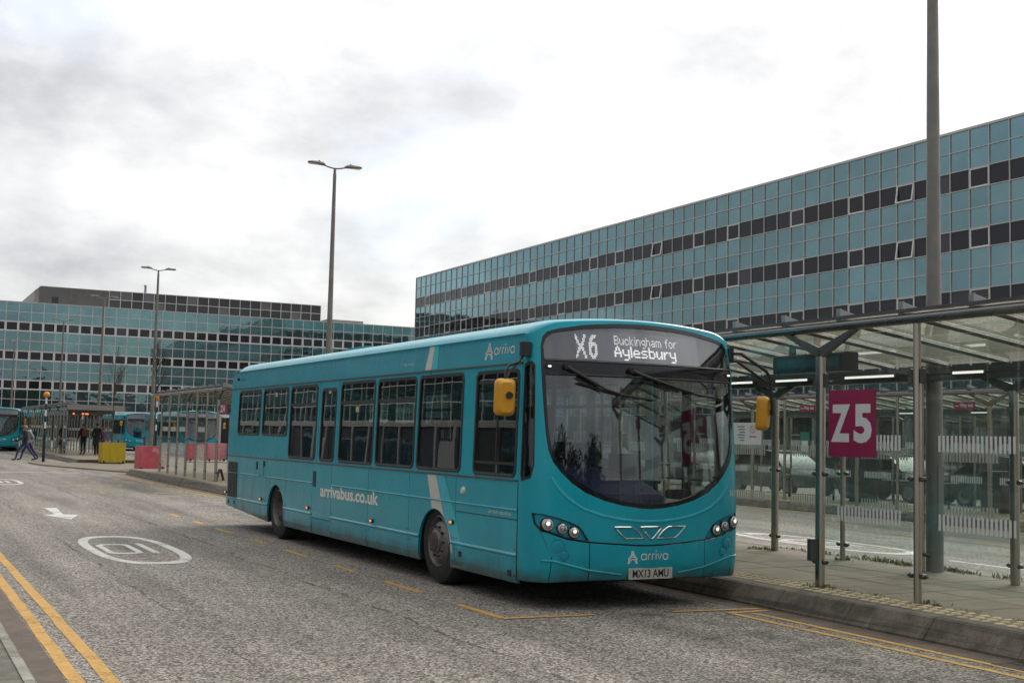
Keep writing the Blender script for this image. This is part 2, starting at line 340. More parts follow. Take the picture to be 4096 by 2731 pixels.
# ------------------------------------------------------------------ mesh helpers
def link(o, parent=None):
    COL.objects.link(o)
    if parent is not None: o.parent = parent
    return o
class MB:
    """collects simple solids; build() links them as one mesh object"""
    def __init__(s): s.v = []; s.f = []; s.mi = []; s.smooth = []
    def add(s, vs, fs, mi=0, sm=False):
        k = len(s.v); s.v += [tuple(v) for v in vs]; s.f += [tuple(i + k for i in f) for f in fs]
        s.mi += [mi] * len(fs); s.smooth += [sm] * len(fs); return s
    def box(s, a, b, mi=0):
        x0, y0, z0 = a; x1, y1, z1 = b
        return s.add([(x0,y0,z0),(x1,y0,z0),(x1,y1,z0),(x0,y1,z0),(x0,y0,z1),(x1,y0,z1),(x1,y1,z1),(x0,y1,z1)],
                     [(0,3,2,1),(4,5,6,7),(0,1,5,4),(1,2,6,5),(2,3,7,6),(3,0,4,7)], mi)
    def rbox(s, a, b, r=0.02, axis=2, mi=0, seg=4):
        """box with rounded edges along one axis"""
        ax = [i for i in range(3) if i != axis]
        pts = rrect(a[ax[0]], b[ax[0]], a[ax[1]], b[ax[1]], r, seg)
        def P(p, h):
            q = [0, 0, 0]; q[ax[0]], q[ax[1]] = p; q[axis] = h; return q
        return s.prism([P(p, a[axis]) for p in pts], [P(p, b[axis]) for p in pts], mi)
    def prism(s, A, B, mi=0, sm=False):
        n = len(A); vs = list(A) + list(B)
        fs = [tuple(range(n - 1, -1, -1)), tuple(range(n, 2 * n))]
        k = len(s.f); s.add(vs, fs, mi)
        s.f += [tuple(i + len(s.v) - 2 * n for i in (j, (j + 1) % n, n + (j + 1) % n, n + j)) for j in range(n)]
        s.mi += [mi] * n; s.smooth += [sm] * n; return s
    def cyl(s, p, q, r, r2=None, n=12, mi=0):
        p, q = Vector(p), Vector(q); d = (q - p).normalized(); r2 = r if r2 is None else r2
        a = d.orthogonal().normalized(); b = d.cross(a)
        A = [p + (a * math.cos(t) + b * math.sin(t)) * r for t in (2 * math.pi * i / n for i in range(n))]
        B = [q + (a * math.cos(t) + b * math.sin(t)) * r2 for t in (2 * math.pi * i / n for i in range(n))]
        return s.prism(A, B, mi, True)
    def tube(s, pts, r, n=8, mi=0, closed=False):
        pts = [Vector(p) for p in pts]; rs = r if isinstance(r, (list, tuple)) else [r] * len(pts)
        rings = []; ref = None
        for i, p in enumerate(pts):
            if closed: d = pts[(i + 1) % len(pts)] - pts[i - 1]
            else: d = pts[min(i + 1, len(pts) - 1)] - pts[max(i - 1, 0)]
            d.normalize()
            a = d.orthogonal().normalized() if ref is None else (ref - d * ref.dot(d)).normalized()
            ref = a; b = d.cross(a)
            rings.append([p + (a * math.cos(t) + b * math.sin(t)) * rs[i] for t in (2 * math.pi * j / n for j in range(n))])
        vs = [v for g in rings for v in g]; fs = []
        m_ = len(rings); last = m_ if closed else m_ - 1
        for i in range(last):
            for j in range(n):
                k = (i + 1) % m_
                fs.append((i * n + j, i * n + (j + 1) % n, k * n + (j + 1) % n, k * n + j))
        s.add(vs, fs, mi, True)
        if not closed: s.add(rings[0][::-1], [tuple(range(n))], mi); s.add(rings[-1], [tuple(range(n))], mi)
        return s
    def lathe(s, prof, n=24, axis='z', c=(0, 0, 0), mi=0):
        vs = []; fs = []; m_ = len(prof)
        for i in range(n):
            t = 2 * math.pi * i / n
            for r, h in prof:
                if axis == 'z': p = (r * math.cos(t), r * math.sin(t), h)
                elif axis == 'x': p = (h, r * math.cos(t), r * math.sin(t))
                else: p = (r * math.cos(t), h, r * math.sin(t))
                vs.append((p[0] + c[0], p[1] + c[1], p[2] + c[2]))
        for i in range(n):
            for j in range(m_ - 1):
                k = (i + 1) % n
                fs.append((i * m_ + j, k * m_ + j, k * m_ + j + 1, i * m_ + j + 1))
        return s.add(vs, fs, mi, True)
    def grid(s, rows, mi=0, sm=True, flip=False):
        n = len(rows[0]); vs = [p for r in rows for p in r]; fs = []
        for i in range(len(rows) - 1):
            for j in range(n - 1):
                q = (i * n + j, i * n + j + 1, (i + 1) * n + j + 1, (i + 1) * n + j); fs.append(q[::-1] if flip else q)
        return s.add(vs, fs, mi, sm)
    def mesh(s, name, mats, fix=True, sharp=35):
        me = bpy.data.meshes.new(name); me.from_pydata(s.v, [], s.f)
        for mm in (mats if isinstance(mats, (list, tuple)) else [mats]): me.materials.append(MATS[mm] if isinstance(mm, str) else mm)
        for p, i, sm in zip(me.polygons, s.mi, s.smooth): p.material_index = i; p.use_smooth = sm
        if fix:
            bm = bmesh.new(); bm.from_mesh(me); bmesh.ops.recalc_face_normals(bm, faces=bm.faces); bm.to_mesh(me); bm.free()
        if any(s.smooth): me.set_sharp_from_angle(angle=R(sharp))
        return me
    def build(s, name, mats, parent=None, **kw):
        return link(bpy.data.objects.new(name, s.mesh(name, mats, **kw)), parent)
def rrect(x0, x1, z0, z1, r, seg=4):
    r = min(r, (x1 - x0) / 2.01, (z1 - z0) / 2.01); pts = []
    for cx, cz, t0 in ((x1 - r, z1 - r, 0), (x0 + r, z1 - r, 90), (x0 + r, z0 + r, 180), (x1 - r, z0 + r, 270)):
        for i in range(seg + 1):
            t = R(t0 + 90 * i / seg); pts.append((cx + r * math.cos(t), cz + r * math.sin(t)))
    return pts
def thing(name, label, cat, loc=(0, 0, 0), rz=0.0, group=None):
    o = bpy.data.objects.new(name, None); o.empty_display_size = 0.1; link(o); o.location = loc; o.rotation_euler = (0, 0, rz)
    return tag(o, label, cat, group)
def tag(o, label=None, cat=None, group=None, kind=None):
    if label: o['label'] = label
    if cat: o['category'] = cat
    if group: o['group'] = group
    if kind: o['kind'] = kind
    return o
def inst(name, me, parent, loc=(0, 0, 0), rot=(0, 0, 0), scale=(1, 1, 1)):
    o = bpy.data.objects.new(name, me); link(o, parent); o.location = loc; o.rotation_euler = rot; o.scale = scale; return o
def copy_tree(o, parent=None, skip=()):
    c = o.copy(); COL.objects.link(c); c.parent = parent
    for ch in list(o.children):
        if ch.name.split('.')[0] in skip or ch.get('own'): continue
        copy_tree(ch, c, skip)
    return c
def panel(name, outer, holes, fn, mat_, parent, thick=0.0, cu=(), cv=(), smooth=False, flip=False):
    """sheet cut from a 2D outline (with holes) and laid on the surface fn(a, b, depth)"""
    loops = [[Vector((a, b, 0)) for a, b in outer]] + [[Vector((a, b, 0)) for a, b in h] for h in holes]
    tris = tessellate_polygon(loops); vs = [v for l in loops for v in l]
    bm = bmesh.new(); bv = [bm.verts.new(v) for v in vs]
    for t in tris:
        try: bm.faces.new([bv[i] for i in t])
        except ValueError: pass
    for vals, no in ((cu, (1, 0, 0)), (cv, (0, 1, 0))):
        for a in vals:
            co = (a, 0, 0) if no[0] else (0, a, 0)
            bmesh.ops.bisect_plane(bm, geom=bm.verts[:] + bm.edges[:] + bm.faces[:], dist=1e-5, plane_co=co, plane_no=no)
    bmesh.ops.dissolve_degenerate(bm, dist=1e-5, edges=bm.edges[:])
    bm.verts.ensure_lookup_table(); bm.verts.index_update()
    n = len(bm.verts); V = [fn(v.co.x, v.co.y, 0.0) for v in bm.verts]; F = [[v.index for v in f.verts] for f in bm.faces]
    SM = [smooth] * len(F)
    if thick:
        V += [fn(v.co.x, v.co.y, thick) for v in bm.verts]
        E = [(e.verts[0].index, e.verts[1].index) for e in bm.edges if len(e.link_faces) == 1]
        F += [[i + n for i in f[::-1]] for f in F] + [[a, b, b + n, a + n] for a, b in E]
        SM += [smooth] * len(SM) + [False] * len(E)
    bm.free()
    me = bpy.data.meshes.new(name); me.from_pydata([tuple(v) for v in V], [], F); me.materials.append(MATS[mat_] if isinstance(mat_, str) else mat_)
    for p, s_ in zip(me.polygons, SM): p.use_smooth = s_
    bm = bmesh.new(); bm.from_mesh(me); bmesh.ops.recalc_face_normals(bm, faces=bm.faces); bm.to_mesh(me); bm.free()
    if smooth: me.set_sharp_from_angle(angle=R(40))
    return link(bpy.data.objects.new(name, me), parent)
def text_geo(body, offset=0.0, spacing=1.0):
    """lettering as flat 2D geometry normalised to its own bounding box: verts in 0..1 x 0..1, faces, aspect"""
    cu = bpy.data.curves.new('lettering', 'FONT'); cu.body = body; cu.size = 1.0; cu.offset = offset; cu.space_character = spacing; cu.resolution_u = 3
    ob = bpy.data.objects.new('lettering', cu); COL.objects.link(ob)
    me = ob.to_mesh(); vs = [tuple(v.co[:2]) for v in me.vertices]; fs = [tuple(p.vertices) for p in me.polygons]
    ob.to_mesh_clear(); COL.objects.unlink(ob); bpy.data.objects.remove(ob); bpy.data.curves.remove(cu)
    x0, x1 = min(v[0] for v in vs), max(v[0] for v in vs); y0, y1 = min(v[1] for v in vs), max(v[1] for v in vs)
    return [((x - x0) / (x1 - x0), (y - y0) / (y1 - y0)) for x, y in vs], fs, (x1 - x0) / (y1 - y0)
def text_on(name, body, fn, mat_, parent, offset=0.0, spacing=1.0):
    """fn maps unit-box coordinates to the surface"""
    vs, fs, _ = text_geo(body, offset, spacing)
    me = bpy.data.meshes.new(name); me.from_pydata([tuple(fn(a, b)) for a, b in vs], [], fs); me.materials.append(MATS[mat_])
    return link(bpy.data.objects.new(name, me), parent)
def stroke_geo(lines, w):
    """flat ribbons of width w along 2D polylines"""
    vs = []; fs = []
    for pl in lines:
        n = len(pl); k = len(vs)
        for i in range(n):
            a = pl[max(i - 1, 0)]; b = pl[min(i + 1, n - 1)]
            if pl[0] == pl[-1] and i in (0, n - 1): a, b = pl[n - 2], pl[1]
            dx, dy = b[0] - a[0], b[1] - a[1]; L = math.hypot(dx, dy) or 1
            ox, oy = -dy / L * w / 2, dx / L * w / 2
            vs += [(pl[i][0] + ox, pl[i][1] + oy), (pl[i][0] - ox, pl[i][1] - oy)]
        fs += [(k + 2 * i, k + 2 * i + 1, k + 2 * i + 3, k + 2 * i + 2) for i in range(n - 1)]
    return vs, fs
def arc(cx, cy, rx, ry, a0, a1, n=14): return [(cx + rx * math.cos(R(a0 + (a1 - a0) * i / n)), cy + ry * math.sin(R(a0 + (a1 - a0) * i / n))) for i in range(n + 1)]
def wordmark():
    """thin rounded lower-case lettering, x-height 1"""
    L = []; x = 0.0
    def a_(x): L.append(arc(x + .5, .5, .5, .5, 0, 360, 20)); L.append([(x + 1.0, 1.0), (x + 1.0, 0.0)])
    def r_(x): L.append([(x, 0), (x, .62)] + arc(x + .42, .58, .42, .42, 180, 85, 7))
    a_(0); r_(1.42); r_(2.22); L.append([(3.02, 0), (3.02, 1)]); L.append(arc(3.02, 1.42, .05, .05, 0, 360, 6))
    L.append([(3.38, 1), (3.80, 0), (4.22, 1)]); a_(4.52)
    return L, 5.52
def emblem():
    """three entwined loops standing on two legs, in a 1 x 1.6 box"""
    L = [[(.42, 1.6), (.38, 1.15), (.18, .72), (.08, .66)], [(.56, 1.6), (.62, 1.2), (.84, .74), (.92, .66)], [(.42, 1.6), (.52, 1.25), (.74, .8)], [(.56, 1.6), (.46, 1.2), (.26, .8)]]
    L.append(arc(.5, .66, .46, .14, 0, 360, 18))
    L.append([(.14, .60), (.0, .02), (.10, .0), (.30, .52)]); L.append([(.86, .60), (1.0, .02), (.90, .0), (.70, .52)])
    L.append([(.36, .95), (.5, 1.05), (.64, .95)])
    return L
def strokes_on(name, lines, w, fn, mat_, parent):
    vs, fs = stroke_geo(lines, w)
    me = bpy.data.meshes.new(name); me.from_pydata([tuple(fn(a, b)) for a, b in vs], [], fs); me.materials.append(MATS[mat_])
    return link(bpy.data.objects.new(name, me), parent)
FONT5 = {'B': '11110 10001 10001 11110 10001 10001 11110', 'u': '00000 00000 10001 10001 10001 10011 01101', 'c': '00000 00000 01110 10001 10000 10001 01110',
 'k': '10000 10000 10010 10100 11000 10100 10010', 'i': '1 0 1 1 1 1 1', 'n': '00000 00000 11110 10001 10001 10001 10001', 'g': '00000 00000 01111 10001 10001 01111 00001 00001 01110',
 'h': '10000 10000 11110 10001 10001 10001 10001', 'a': '00000 00000 01110 00001 01111 10001 01111', 'm': '0000000 0000000 1110110 1001001 1001001 1001001 1001001',
 'f': '0011 0100 1110 0100 0100 0100 0100', 'o': '00000 00000 01110 10001 10001 10001 01110', 'r': '0000 0000 1011 1100 1000 1000 1000', ' ': '000 000 000 000 000 000 000',
 'A': '00100 01010 01010 10001 11111 10001 10001', 'y': '00000 00000 10001 10001 10001 01111 00001 00001 01110', 'l': '1 1 1 1 1 1 1', 'e': '00000 00000 01110 10001 11111 10000 01111',
 's': '00000 00000 01111 10000 01110 00001 11110', 'b': '10000 10000 11110 10001 10001 10001 11110'}
def dot_text(s):
    pts = []; x = 0
    for ch in s:
        rows = FONT5[ch].split()
        for r_, row in enumerate(rows):
            for c_, b in enumerate(row):
                if b == '1': pts.append((x + c_, 6 - r_))
        x += len(rows[0]) + 1
    return pts, x - 2
BIGK = ['100000011','110000011','110000110','011000110','011001100','001111100','000111000','001111100','001101100','011000110','010000110','110000011','100000011']
BIG6 = ['0001111','0011110','0111000','0110000','1111110','1111111','1110011','1100011','1100011','1100011','1110111','0111110','0011100']
# ------------------------------------------------------------------ the bus
def lerp_tab(tab, z):
    for (a, b), (c, d) in zip(tab, tab[1:]):
        if z <= c: return b + (d - b) * (z - a) / (c - a)
    return tab[-1][1]
HW = [(0.0, 1.24), (.23, 1.255), (.32, 1.272), (1.24, 1.275), (2.40, 1.248), (2.66, 1.232), (3.2, 1.232)]
def hw(z): return lerp_tab(HW, max(0, z))
def rake(z):
    if z < .45: return .07 * ((.45 - z) / .25) ** 2
    if z < .95: return 0.0
    if z < 2.4: return .095 * ((z - .95) / 1.45) ** 1.2
    return .095 + .10 * ((z - 2.4) / .4)
U0 = 1.08
def bez(t):
    P = ((1.08, -.12 + .1 * 1.08 ** 2), (1.268, .035), (1.275, .34))
    return tuple((1 - t) ** 2 * a + 2 * t * (1 - t) * b + t * t * c for a, b, c in zip(*P))
BT = []; s_ = 0; pv = bez(0)
for i in range(101):
    q = bez(i / 100); s_ += math.hypot(q[0] - pv[0], q[1] - pv[1]); pv = q; BT.append((s_, q))
UL = U0 + s_
def plan(u):
    a = abs(u)
    if a <= U0: x, y, w = a, -.12 + .1 * a * a, 1.0
    else:
        k = min(1, (a - U0) / (UL - U0)); i = k * 100; j = min(99, int(i)); fr = i - j
        lo = max(0, j); x = BT[lo][1][0] * (1 - fr) + BT[lo + 1][1][0] * fr; y = BT[lo][1][1] * (1 - fr) + BT[lo + 1][1][1] * fr; w = 1 - k * k
    return math.copysign(x, u), y, w
def front(u, z, d=0.0):
    x, y, w = plan(u); e = 1e-3
    x2, y2, _ = plan(u + e) if u < UL - 2 * e else (x, y, w)
    x1, y1, _ = plan(u - e) if u > -UL + 2 * e else (x, y, w)
    tx, ty = x2 - x1, y2 - y1; L = math.hypot(tx, ty) or 1
    nx, ny = -ty / L, tx / L            # inward
    return (x * hw(z) / 1.275 + nx * d, y + rake(z) * w + ny * d, z)
def off(y, z, d=0.0): return (-(hw(z) - d), y, z)
def near(y, z, d=0.0): return (hw(z) - d, y, z)
def ztop(x): return 2.905 - 0.055 * (abs(x) / 1.0) ** 2 - 0.075 * max(0, (abs(x) - .95) / .28) ** 2
UG = [i * UL / 18 for i in range(-18, 19)]
ZG = [.3 + .12 * i for i in range(22)]
HALF_OUT = [(0, .98), (.12, .985), (.34, 1.015), (.54, 1.062), (.735, 1.138), (.88, 1.232), (.99, 1.335), (1.07, 1.435), (1.125, 1.545), (1.16, 1.725), (1.186, 1.955), (1.208, 2.17), (1.225, 2.41), (1.222, 2.575), (1.19, 2.668), (1.12, 2.722), (.985, 2.760), (.70, 2.808), (.36, 2.838), (0, 2.848)]
HALF_GL = [(0, 1.028), (.115, 1.03), (.33, 1.058), (.52, 1.105), (.69, 1.178), (.84, 1.268), (.94, 1.36), (1.03, 1.46), (1.082, 1.56), (1.12, 1.726), (1.143, 1.96), (1.155, 2.17), (1.165, 2.285), (0, 2.285)]
HALF_DE = [(0, 2.448), (1.175, 2.448), (1.183, 2.575), (1.145, 2.655), (1.05, 2.712), (.96, 2.728), (.70, 2.768), (.36, 2.795), (0, 2.804)]
def sym(h):
    return [p for p in h] + [(-u, z) for u, z in reversed(h) if u > 1e-6]
def ring(parent, name, o, i_, fn, mat_, thick, **kw): return panel(name, o, [i_], fn, mat_, parent, thick, **kw)

OFFWIN = [(9.56, 10.92, 1.605, 2.362, 0), (8.05, 9.42, 1.605, 2.366, 0), (6.64, 7.93, 1.275, 2.368, 2.085), (5.83, 6.46, 1.27, 2.30, 0), (4.36, 5.66, 1.272, 2.366, 2.085), (3.01, 4.27, 1.274, 2.362, 2.085), (1.70, 2.93, 1.272, 2.362, 0), (.40, 1.39, 1.268, 2.355, 0)]

def make_bus():
    B = thing('bus', 'teal single-deck bus at the front of the picture showing X6 for Aylesbury', 'bus')
    FW, RW, AR = 2.36, 8.50, .45
    # ---- lower side panels, split at the body joints, with wheel arches
    def arch(yc): return [(yc - AR * math.cos(R(a)), .39 + AR * math.sin(R(a))) for a in range(-20, 201, 11)]
    def skirt(side, fn):
        cuts = [.345, 1.80, 3.11, 4.47, 5.89, 6.72, 8.00, 9.02, 10.72, 11.44]
        for a, b in zip(cuts, cuts[1:]):
            g = .005; y0, y1 = a + g, b - g
            zb = lambda y: .233 if y < 8.9 else .233 + (y - 8.9) * .05
            if a < FW < b or (a <= 8.0 and 9.02 <= b) or (a < RW < b):
                yc = FW if a < FW < b else RW
                ar = [p for p in arch(yc) if y0 < p[0] < y1 and p[1] > .235]
                out = [(y0, .233), (ar[0][0], .233)] + ar + [(ar[-1][0], .233), (y1, .233), (y1, 1.234), (y0, 1.234)]
            elif side < 0 and abs(a - 5.89) < .01:      # emergency door runs up to the window line
                panel('step_panel', [(y0, .233), (y1, .233), (y1, .452), (y0, .452)], [], fn, 'teal', B, .03)
                d = panel('emergency_door', [(y0, .460), (y1, .460), (y1, 1.238), (y0, 1.238)], [], fn, 'teal', B, .03)
                mb = MB(); mb.box((-1.280, 6.56, .90), (-1.268, 6.68, 1.12)); h = mb.build('door_handle', 'black_plastic', d)
                continue
            else: out = [(y0, zb(y0)), (y1, zb(y1)), (y1, 1.234), (y0, 1.234)]
            p = panel('side_panel', out, [], fn, 'teal', B, .03, cv=(.32,))
            # raised mouldings that catch the light
            for z, h in ((.945, .012), (.505, .020)):
                segs = [(y0, y1)]
                if a < FW < b and z < .8: segs = [(y0, FW - AR * .985), (FW + AR * .985, y1)]
                if a < RW < b and z < .8: segs = [(y0, RW - AR * .985), (RW + AR * .985, y1)]
                for s0, s1 in segs:
                    if s1 - s0 < .02: continue
                    mb = MB(); x = side * 1.273; prof = [(x, z - h), (x + side * .012, z - h * .3), (x + side * .012, z + h * .3), (x, z + h)]
                    mb.prism([(px, s0, pz) for px, pz in prof], [(px, s1, pz) for px, pz in prof]); mb.build('moulding', 'teal', p)
    skirt(-1, off); 
    rv = MB(); rv.lathe([(.001, -.004), (.007, -.003), (.009, .002)], 8, 'x'); rvm = rv.mesh('rivet', 'rubber')
    for y in (.40, 1.76, 1.84, 3.06, 3.16, 4.42, 4.53, 5.84, 6.77, 7.95, 9.07, 10.67):
        for z in (.30, .44, .56): inst('rivet', rvm, B, (-1.274 + (.004 if z < .32 else 0), y, z))
    # ---- upper window panel (offside)
    holes = [rrect(a, b, c, d, .085, 4) for a, b, c, d, _ in OFFWIN]
    panel('window_panel', [(.345, 1.240), (11.44, 1.240), (11.44, 2.398), (.345, 2.398)], holes, off, 'teal', B, .04)
    for y in (5.735, 6.55):
        mb = MB(); mb.prism([off(y - .004, 1.25, -.0015), off(y + .004, 1.25, -.0015), off(y + .004, 2.385, -.0015), off(y - .004, 2.385, -.0015)], [off(y - .004, 1.25, .02), off(y + .004, 1.25, .02), off(y + .004, 2.385, .02), off(y - .004, 2.385, .02)]); mb.build('door_gap', 'rubber', B)
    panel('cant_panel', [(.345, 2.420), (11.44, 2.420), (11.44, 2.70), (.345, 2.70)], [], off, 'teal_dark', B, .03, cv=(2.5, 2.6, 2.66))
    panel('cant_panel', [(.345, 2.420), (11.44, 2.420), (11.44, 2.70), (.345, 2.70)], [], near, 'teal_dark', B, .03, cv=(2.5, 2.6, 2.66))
    # trims: rail over the windows, waist rail, gutter lip
    for nm, z, h, mt, pr in (('window_rail', 2.409, .013, 'trim_grey', .014), ('waist_rail', 1.237, .012, 'trim_grey', .012), ('gutter', 2.704, .007, 'teal', .012)):
        for side, fn in ((-1, off), (1, near)):
            mb = MB(); x = hw(z) * side
            prof = [(x - side * .006, z - h), (x + side * pr, z - h * .6), (x + side * pr, z + h * .6), (x - side * .006, z + h)]
            mb.prism([(px, .36, pz) for px, pz in prof], [(px, 11.44, pz) for px, pz in prof]); mb.build(nm, mt, B)
    # ---- windows
    def window(fn, y0, y1, z0, z1, bar, r=.085, nm='window'):
        w = ring(B, nm, rrect(y0 - .004, y1 + .004, z0 - .004, z1 + .004, r, 4), rrect(y0 + .034, y1 - .034, z0 + .034, z1 - .034, r * .7, 4), lambda a, b, d: fn(a, b, d - .006), 'rubber', .03)
        panel('glass', rrect(y0 + .03, y1 - .03, z0 + .03, z1 - .03, r * .7, 4), [], lambda a, b, d: fn(a, b, d + .008), 'bus_glass', w, .005)
        if bar: panel('transom', [(y0 + .03, bar - .022), (y1 - .03, bar - .022), (y1 - .03, bar + .022), (y0 + .03, bar + .022)], [], lambda a, b, d: fn(a, b, d - .003), 'rubber', w, .02)
        panel('sill', [(y0 + .06, z0 + .012), (y1 - .06, z0 + .012), (y1 - .06, z0 + .026), (y0 + .06, z0 + .026)], [], lambda a, b, d: fn(a, b, d - .011), 'trim_grey', w, .008)
        return w
    for i, (a, b, c, d, bar) in enumerate(OFFWIN):
        w = window(off, a, b, c, d, bar)
        if i == 7:   # driver's signalling window: divider and lower rail
            panel('slider_bar', [(.86, 1.40), (.885, 1.40), (.885, 2.24), (.86, 2.24)], [], lambda p, q, k: off(p, q, k + .002), 'rubber', w, .012)
            for z in (1.40, 2.235): panel('slider_rail', [(.43, z - .014), (1.36, z - .014), (1.36, z + .014), (.43, z + .014)], [], lambda p, q, k: off(p, q, k), 'rubber', w, .012)
        if i in (1, 3, 4):
            y = (a + b) / 2; z = 2.26 if i < 4 else 1.99
            mb = MB(); X = -hw(z) + .004; mb.box((X, y - .06, z - .035), (X + .002, y + .06, z + .035)); mb.build('sticker', 'sticker', w)
    # ---- nearside: skirt, windows, front door
    def nskirt(y0, y1, arches=()):
        out = [(y0, .25)]
        for yc in arches: out += [(arch(yc)[0][0], .25)] + [p for p in arch(yc) if p[1] > .26] + [(arch(yc)[-1][0], .25)]
        panel('side_panel', out + [(y1, .25), (y1, 1.234), (y0, 1.234)], [], near, 'teal', B, .03)
    nskirt(1.72, 11.44, (FW, RW))
    NW = [(1.85 + 1.36 * i, 1.85 + 1.36 * i + 1.25, 1.275, 2.366, 2.085) for i in range(5)] + [(8.68, 9.9, 1.605, 2.366, 0), (10.0, 11.2, 1.605, 2.366, 0)]
    panel('window_panel', [(1.72, 1.240), (11.44, 1.240), (11.44, 2.398), (1.72, 2.398)], [rrect(a, b, c, d, .085, 4) for a, b, c, d, _ in NW], near, 'teal', B, .04)
    for a, b, c, d, bar in NW: window(near, a, b, c, d, bar)
    for y0, y1 in ((.40, 1.02), (1.04, 1.68)):
        dr = ring(B, 'entrance_door', rrect(y0, y1, .30, 2.39, .03, 2), rrect(y0 + .06, y1 - .06, .40, 2.32, .05, 3), lambda a, b, d: near(a, b, d + .01), 'rubber', .03)
        panel('glass', rrect(y0 + .05, y1 - .05, .39, 2.33, .05, 3), [], lambda a, b, d: near(a, b, d + .02), 'screen_glass', dr, .006)
    # ---- roof and rear shell
    ys = [.30, .5, .8, 1.2, 2.5, 4, 6, 8, 10, 11.0, 11.25, 11.38]
    xs = [-1.232, -1.225, -1.205, -1.16, -1.05, -.8, -.4, 0, .4, .8, 1.05, 1.16, 1.205, 1.225, 1.232]
    def zr(x): return max(2.702, ztop(x) - (0 if abs(x) < 1.17 else .03 * ((abs(x) - 1.17) / .055) ** 2))
    mb = MB(); rows = []
    # nose of the roof folds down to the windscreen surround
    us = list(UG)
    def nose(u, k):
        x, y, z = front(u, max(2.698, ztop(plan(u)[0]) - .03))
        t = k * math.pi / 2; zt = zr(x) 
        return (x, y + .20 * (1 - math.cos(t)) , z + (zt - z) * math.sin(t))
    nose_rows = [[nose(u, k / 5) for u in us] for k in range(6)]
    nose_rows.append([(p[0], .62, zr(p[0])) for p in nose_rows[-1]])
    mb.grid(nose_rows)
    for y in [.62] + ys[2:]:
        rows.append([(x * (1 - .012 * max(0, y - 11) / .38), y, zr(x) - (.10 * ((y - 11) / .38) ** 2.4 if y > 11 else 0)) for x in xs])
    mb.grid(rows)
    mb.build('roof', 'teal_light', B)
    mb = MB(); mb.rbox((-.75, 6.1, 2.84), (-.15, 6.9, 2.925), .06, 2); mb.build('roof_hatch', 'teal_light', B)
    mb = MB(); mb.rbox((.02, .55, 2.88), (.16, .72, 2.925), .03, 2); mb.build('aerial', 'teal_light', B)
    rear = []
    for z in [.36, .5, .8, 1.2, 1.6, 2.0, 2.4, 2.6, 2.68, 2.74]:
        k = max(0, (z - 2.6) / .14); lean = .11 * max(0, (z - 1.2) / 1.5) ** 1.5
        rear.append([(x * hw(z) / 1.275 * (1 - .02 * k), y - lean * w_ - .1 * k * k, z) for x, y, w_ in [(-1.275, 11.43, 0), (-1.272, 11.50, .3), (-1.25, 11.57, .7), (-1.2, 11.62, 1), (-.6, 11.65, 1), (0, 11.66, 1), (.6, 11.65, 1), (1.2, 11.62, 1), (1.25, 11.57, .7), (1.272, 11.5, .3), (1.275, 11.43, 0)]])
    mb = MB(); mb.grid(rear); mb.build('rear_panel', 'teal', B)
    mb = MB(); mb.rbox((-1.0, 11.60, 1.5), (1.0, 11.665, 2.35), .1, 1); mb.build('rear_window', 'gloss_black', B)
    for x in (-1.12, 1.12):
        mb = MB(); mb.rbox((x - .07, 11.58, .75), (x + .07, 11.66, 1.2), .04, 1); mb.build('tail_lamp', 'amber_off', B)
    # offside rear details: engine vent, filler flap, seams
    vn = MB(); vn.box((-1.279, 10.80, .49), (-1.270, 11.40, 1.13)); vo_ = vn.build('engine_vent', 'vent_black', B)
    for i in range(14):
        z = .515 + i * .043; mb = MB(); mb.box((-1.284, 10.82, z), (-1.278, 11.38, z + .014)); mb.build('louvre', 'black_plastic', vo_)
    fl = MB(); fl.box((-1.281, 9.20, .96), (-1.272, 9.50, 1.205)); fo = fl.build('filler_flap', 'teal', B)
    mb = MB(); mb.box((-1.289, 9.56, 1.05), (-1.271, 9.61, 1.17)); mb.box((-1.287, 9.15, 1.10), (-1.279, 9.215, 1.19)); mb.build('catch', 'black_plastic', fo)
    mb = MB(); mb.cyl((-1.268, 10.92, 2.575), (-1.30, 10.92, 2.575), .035, .03, 12); mb.cyl((-1.30, 10.92, 2.575), (-1.305, 10.92, 2.575), .02, .02, 12); mb.build('side_camera', 'black_plastic', B)
    for y in (10.70,):
        mb = MB(); mb.prism([off(y, 1.25, -.001), off(y + .006, 1.25, -.001), off(y + .006, 2.39, -.001), off(y, 2.39, -.001)], [off(y, 1.25, .02), off(y + .006, 1.25, .02), off(y + .006, 2.39, .02), off(y, 2.39, .02)])
    for y, z in ((11.50, .585), (9.28, .578), (6.86, .583), (4.29, .573), (1.87, .727)):
        x = -1.275 if y < 11.45 else -1.272
        mb = MB(); mb.rbox((x - .022, y - .045, z - .022), (x + .004, y + .045, z + .022), .012, 0); o = mb.build('marker_bezel', 'black_plastic', B)
        mb = MB(); mb.rbox((x - .028, y - .022, z - .014), (x - .02, y + .028, z + .014), .01, 0); mb.build('marker_lamp', 'amber', o)
    mb = MB(); mb.lathe([(0, -.03), (.03, -.026), (.045, -.008), (.047, .012)], 14, 'x', (-1.275, 1.60, 1.08)); mb.build('repeater_lamp', 'cream', B)
    for y, z in ((.50, .32), (1.66, .40), (10.95, .43), (11.32, .43)):
        mb = MB(); mb.box((-1.279, y - .035, z - .03), (-1.270, y + .035, z + .03)); mb.build('jacking_cover', 'black_plastic', B)
    for y0, y1, z0, z1 in ((.36, 1.78, .848, .856), (.345, .352, .26, 1.22)):
        mb = MB(); mb.box((-1.2768, y0, z0), (-1.272, y1, z1)); mb.build('body_seam', 'rubber', B)
    # livery stripes on the offside
    def decal(nm, pts, mt, dz=.0025, clip=None): 
        return panel(nm, pts, [], lambda a, b, d: off(a, b, d - dz), mt, B, .001, cv=(1.24, 2.4, 2.5, 2.6))
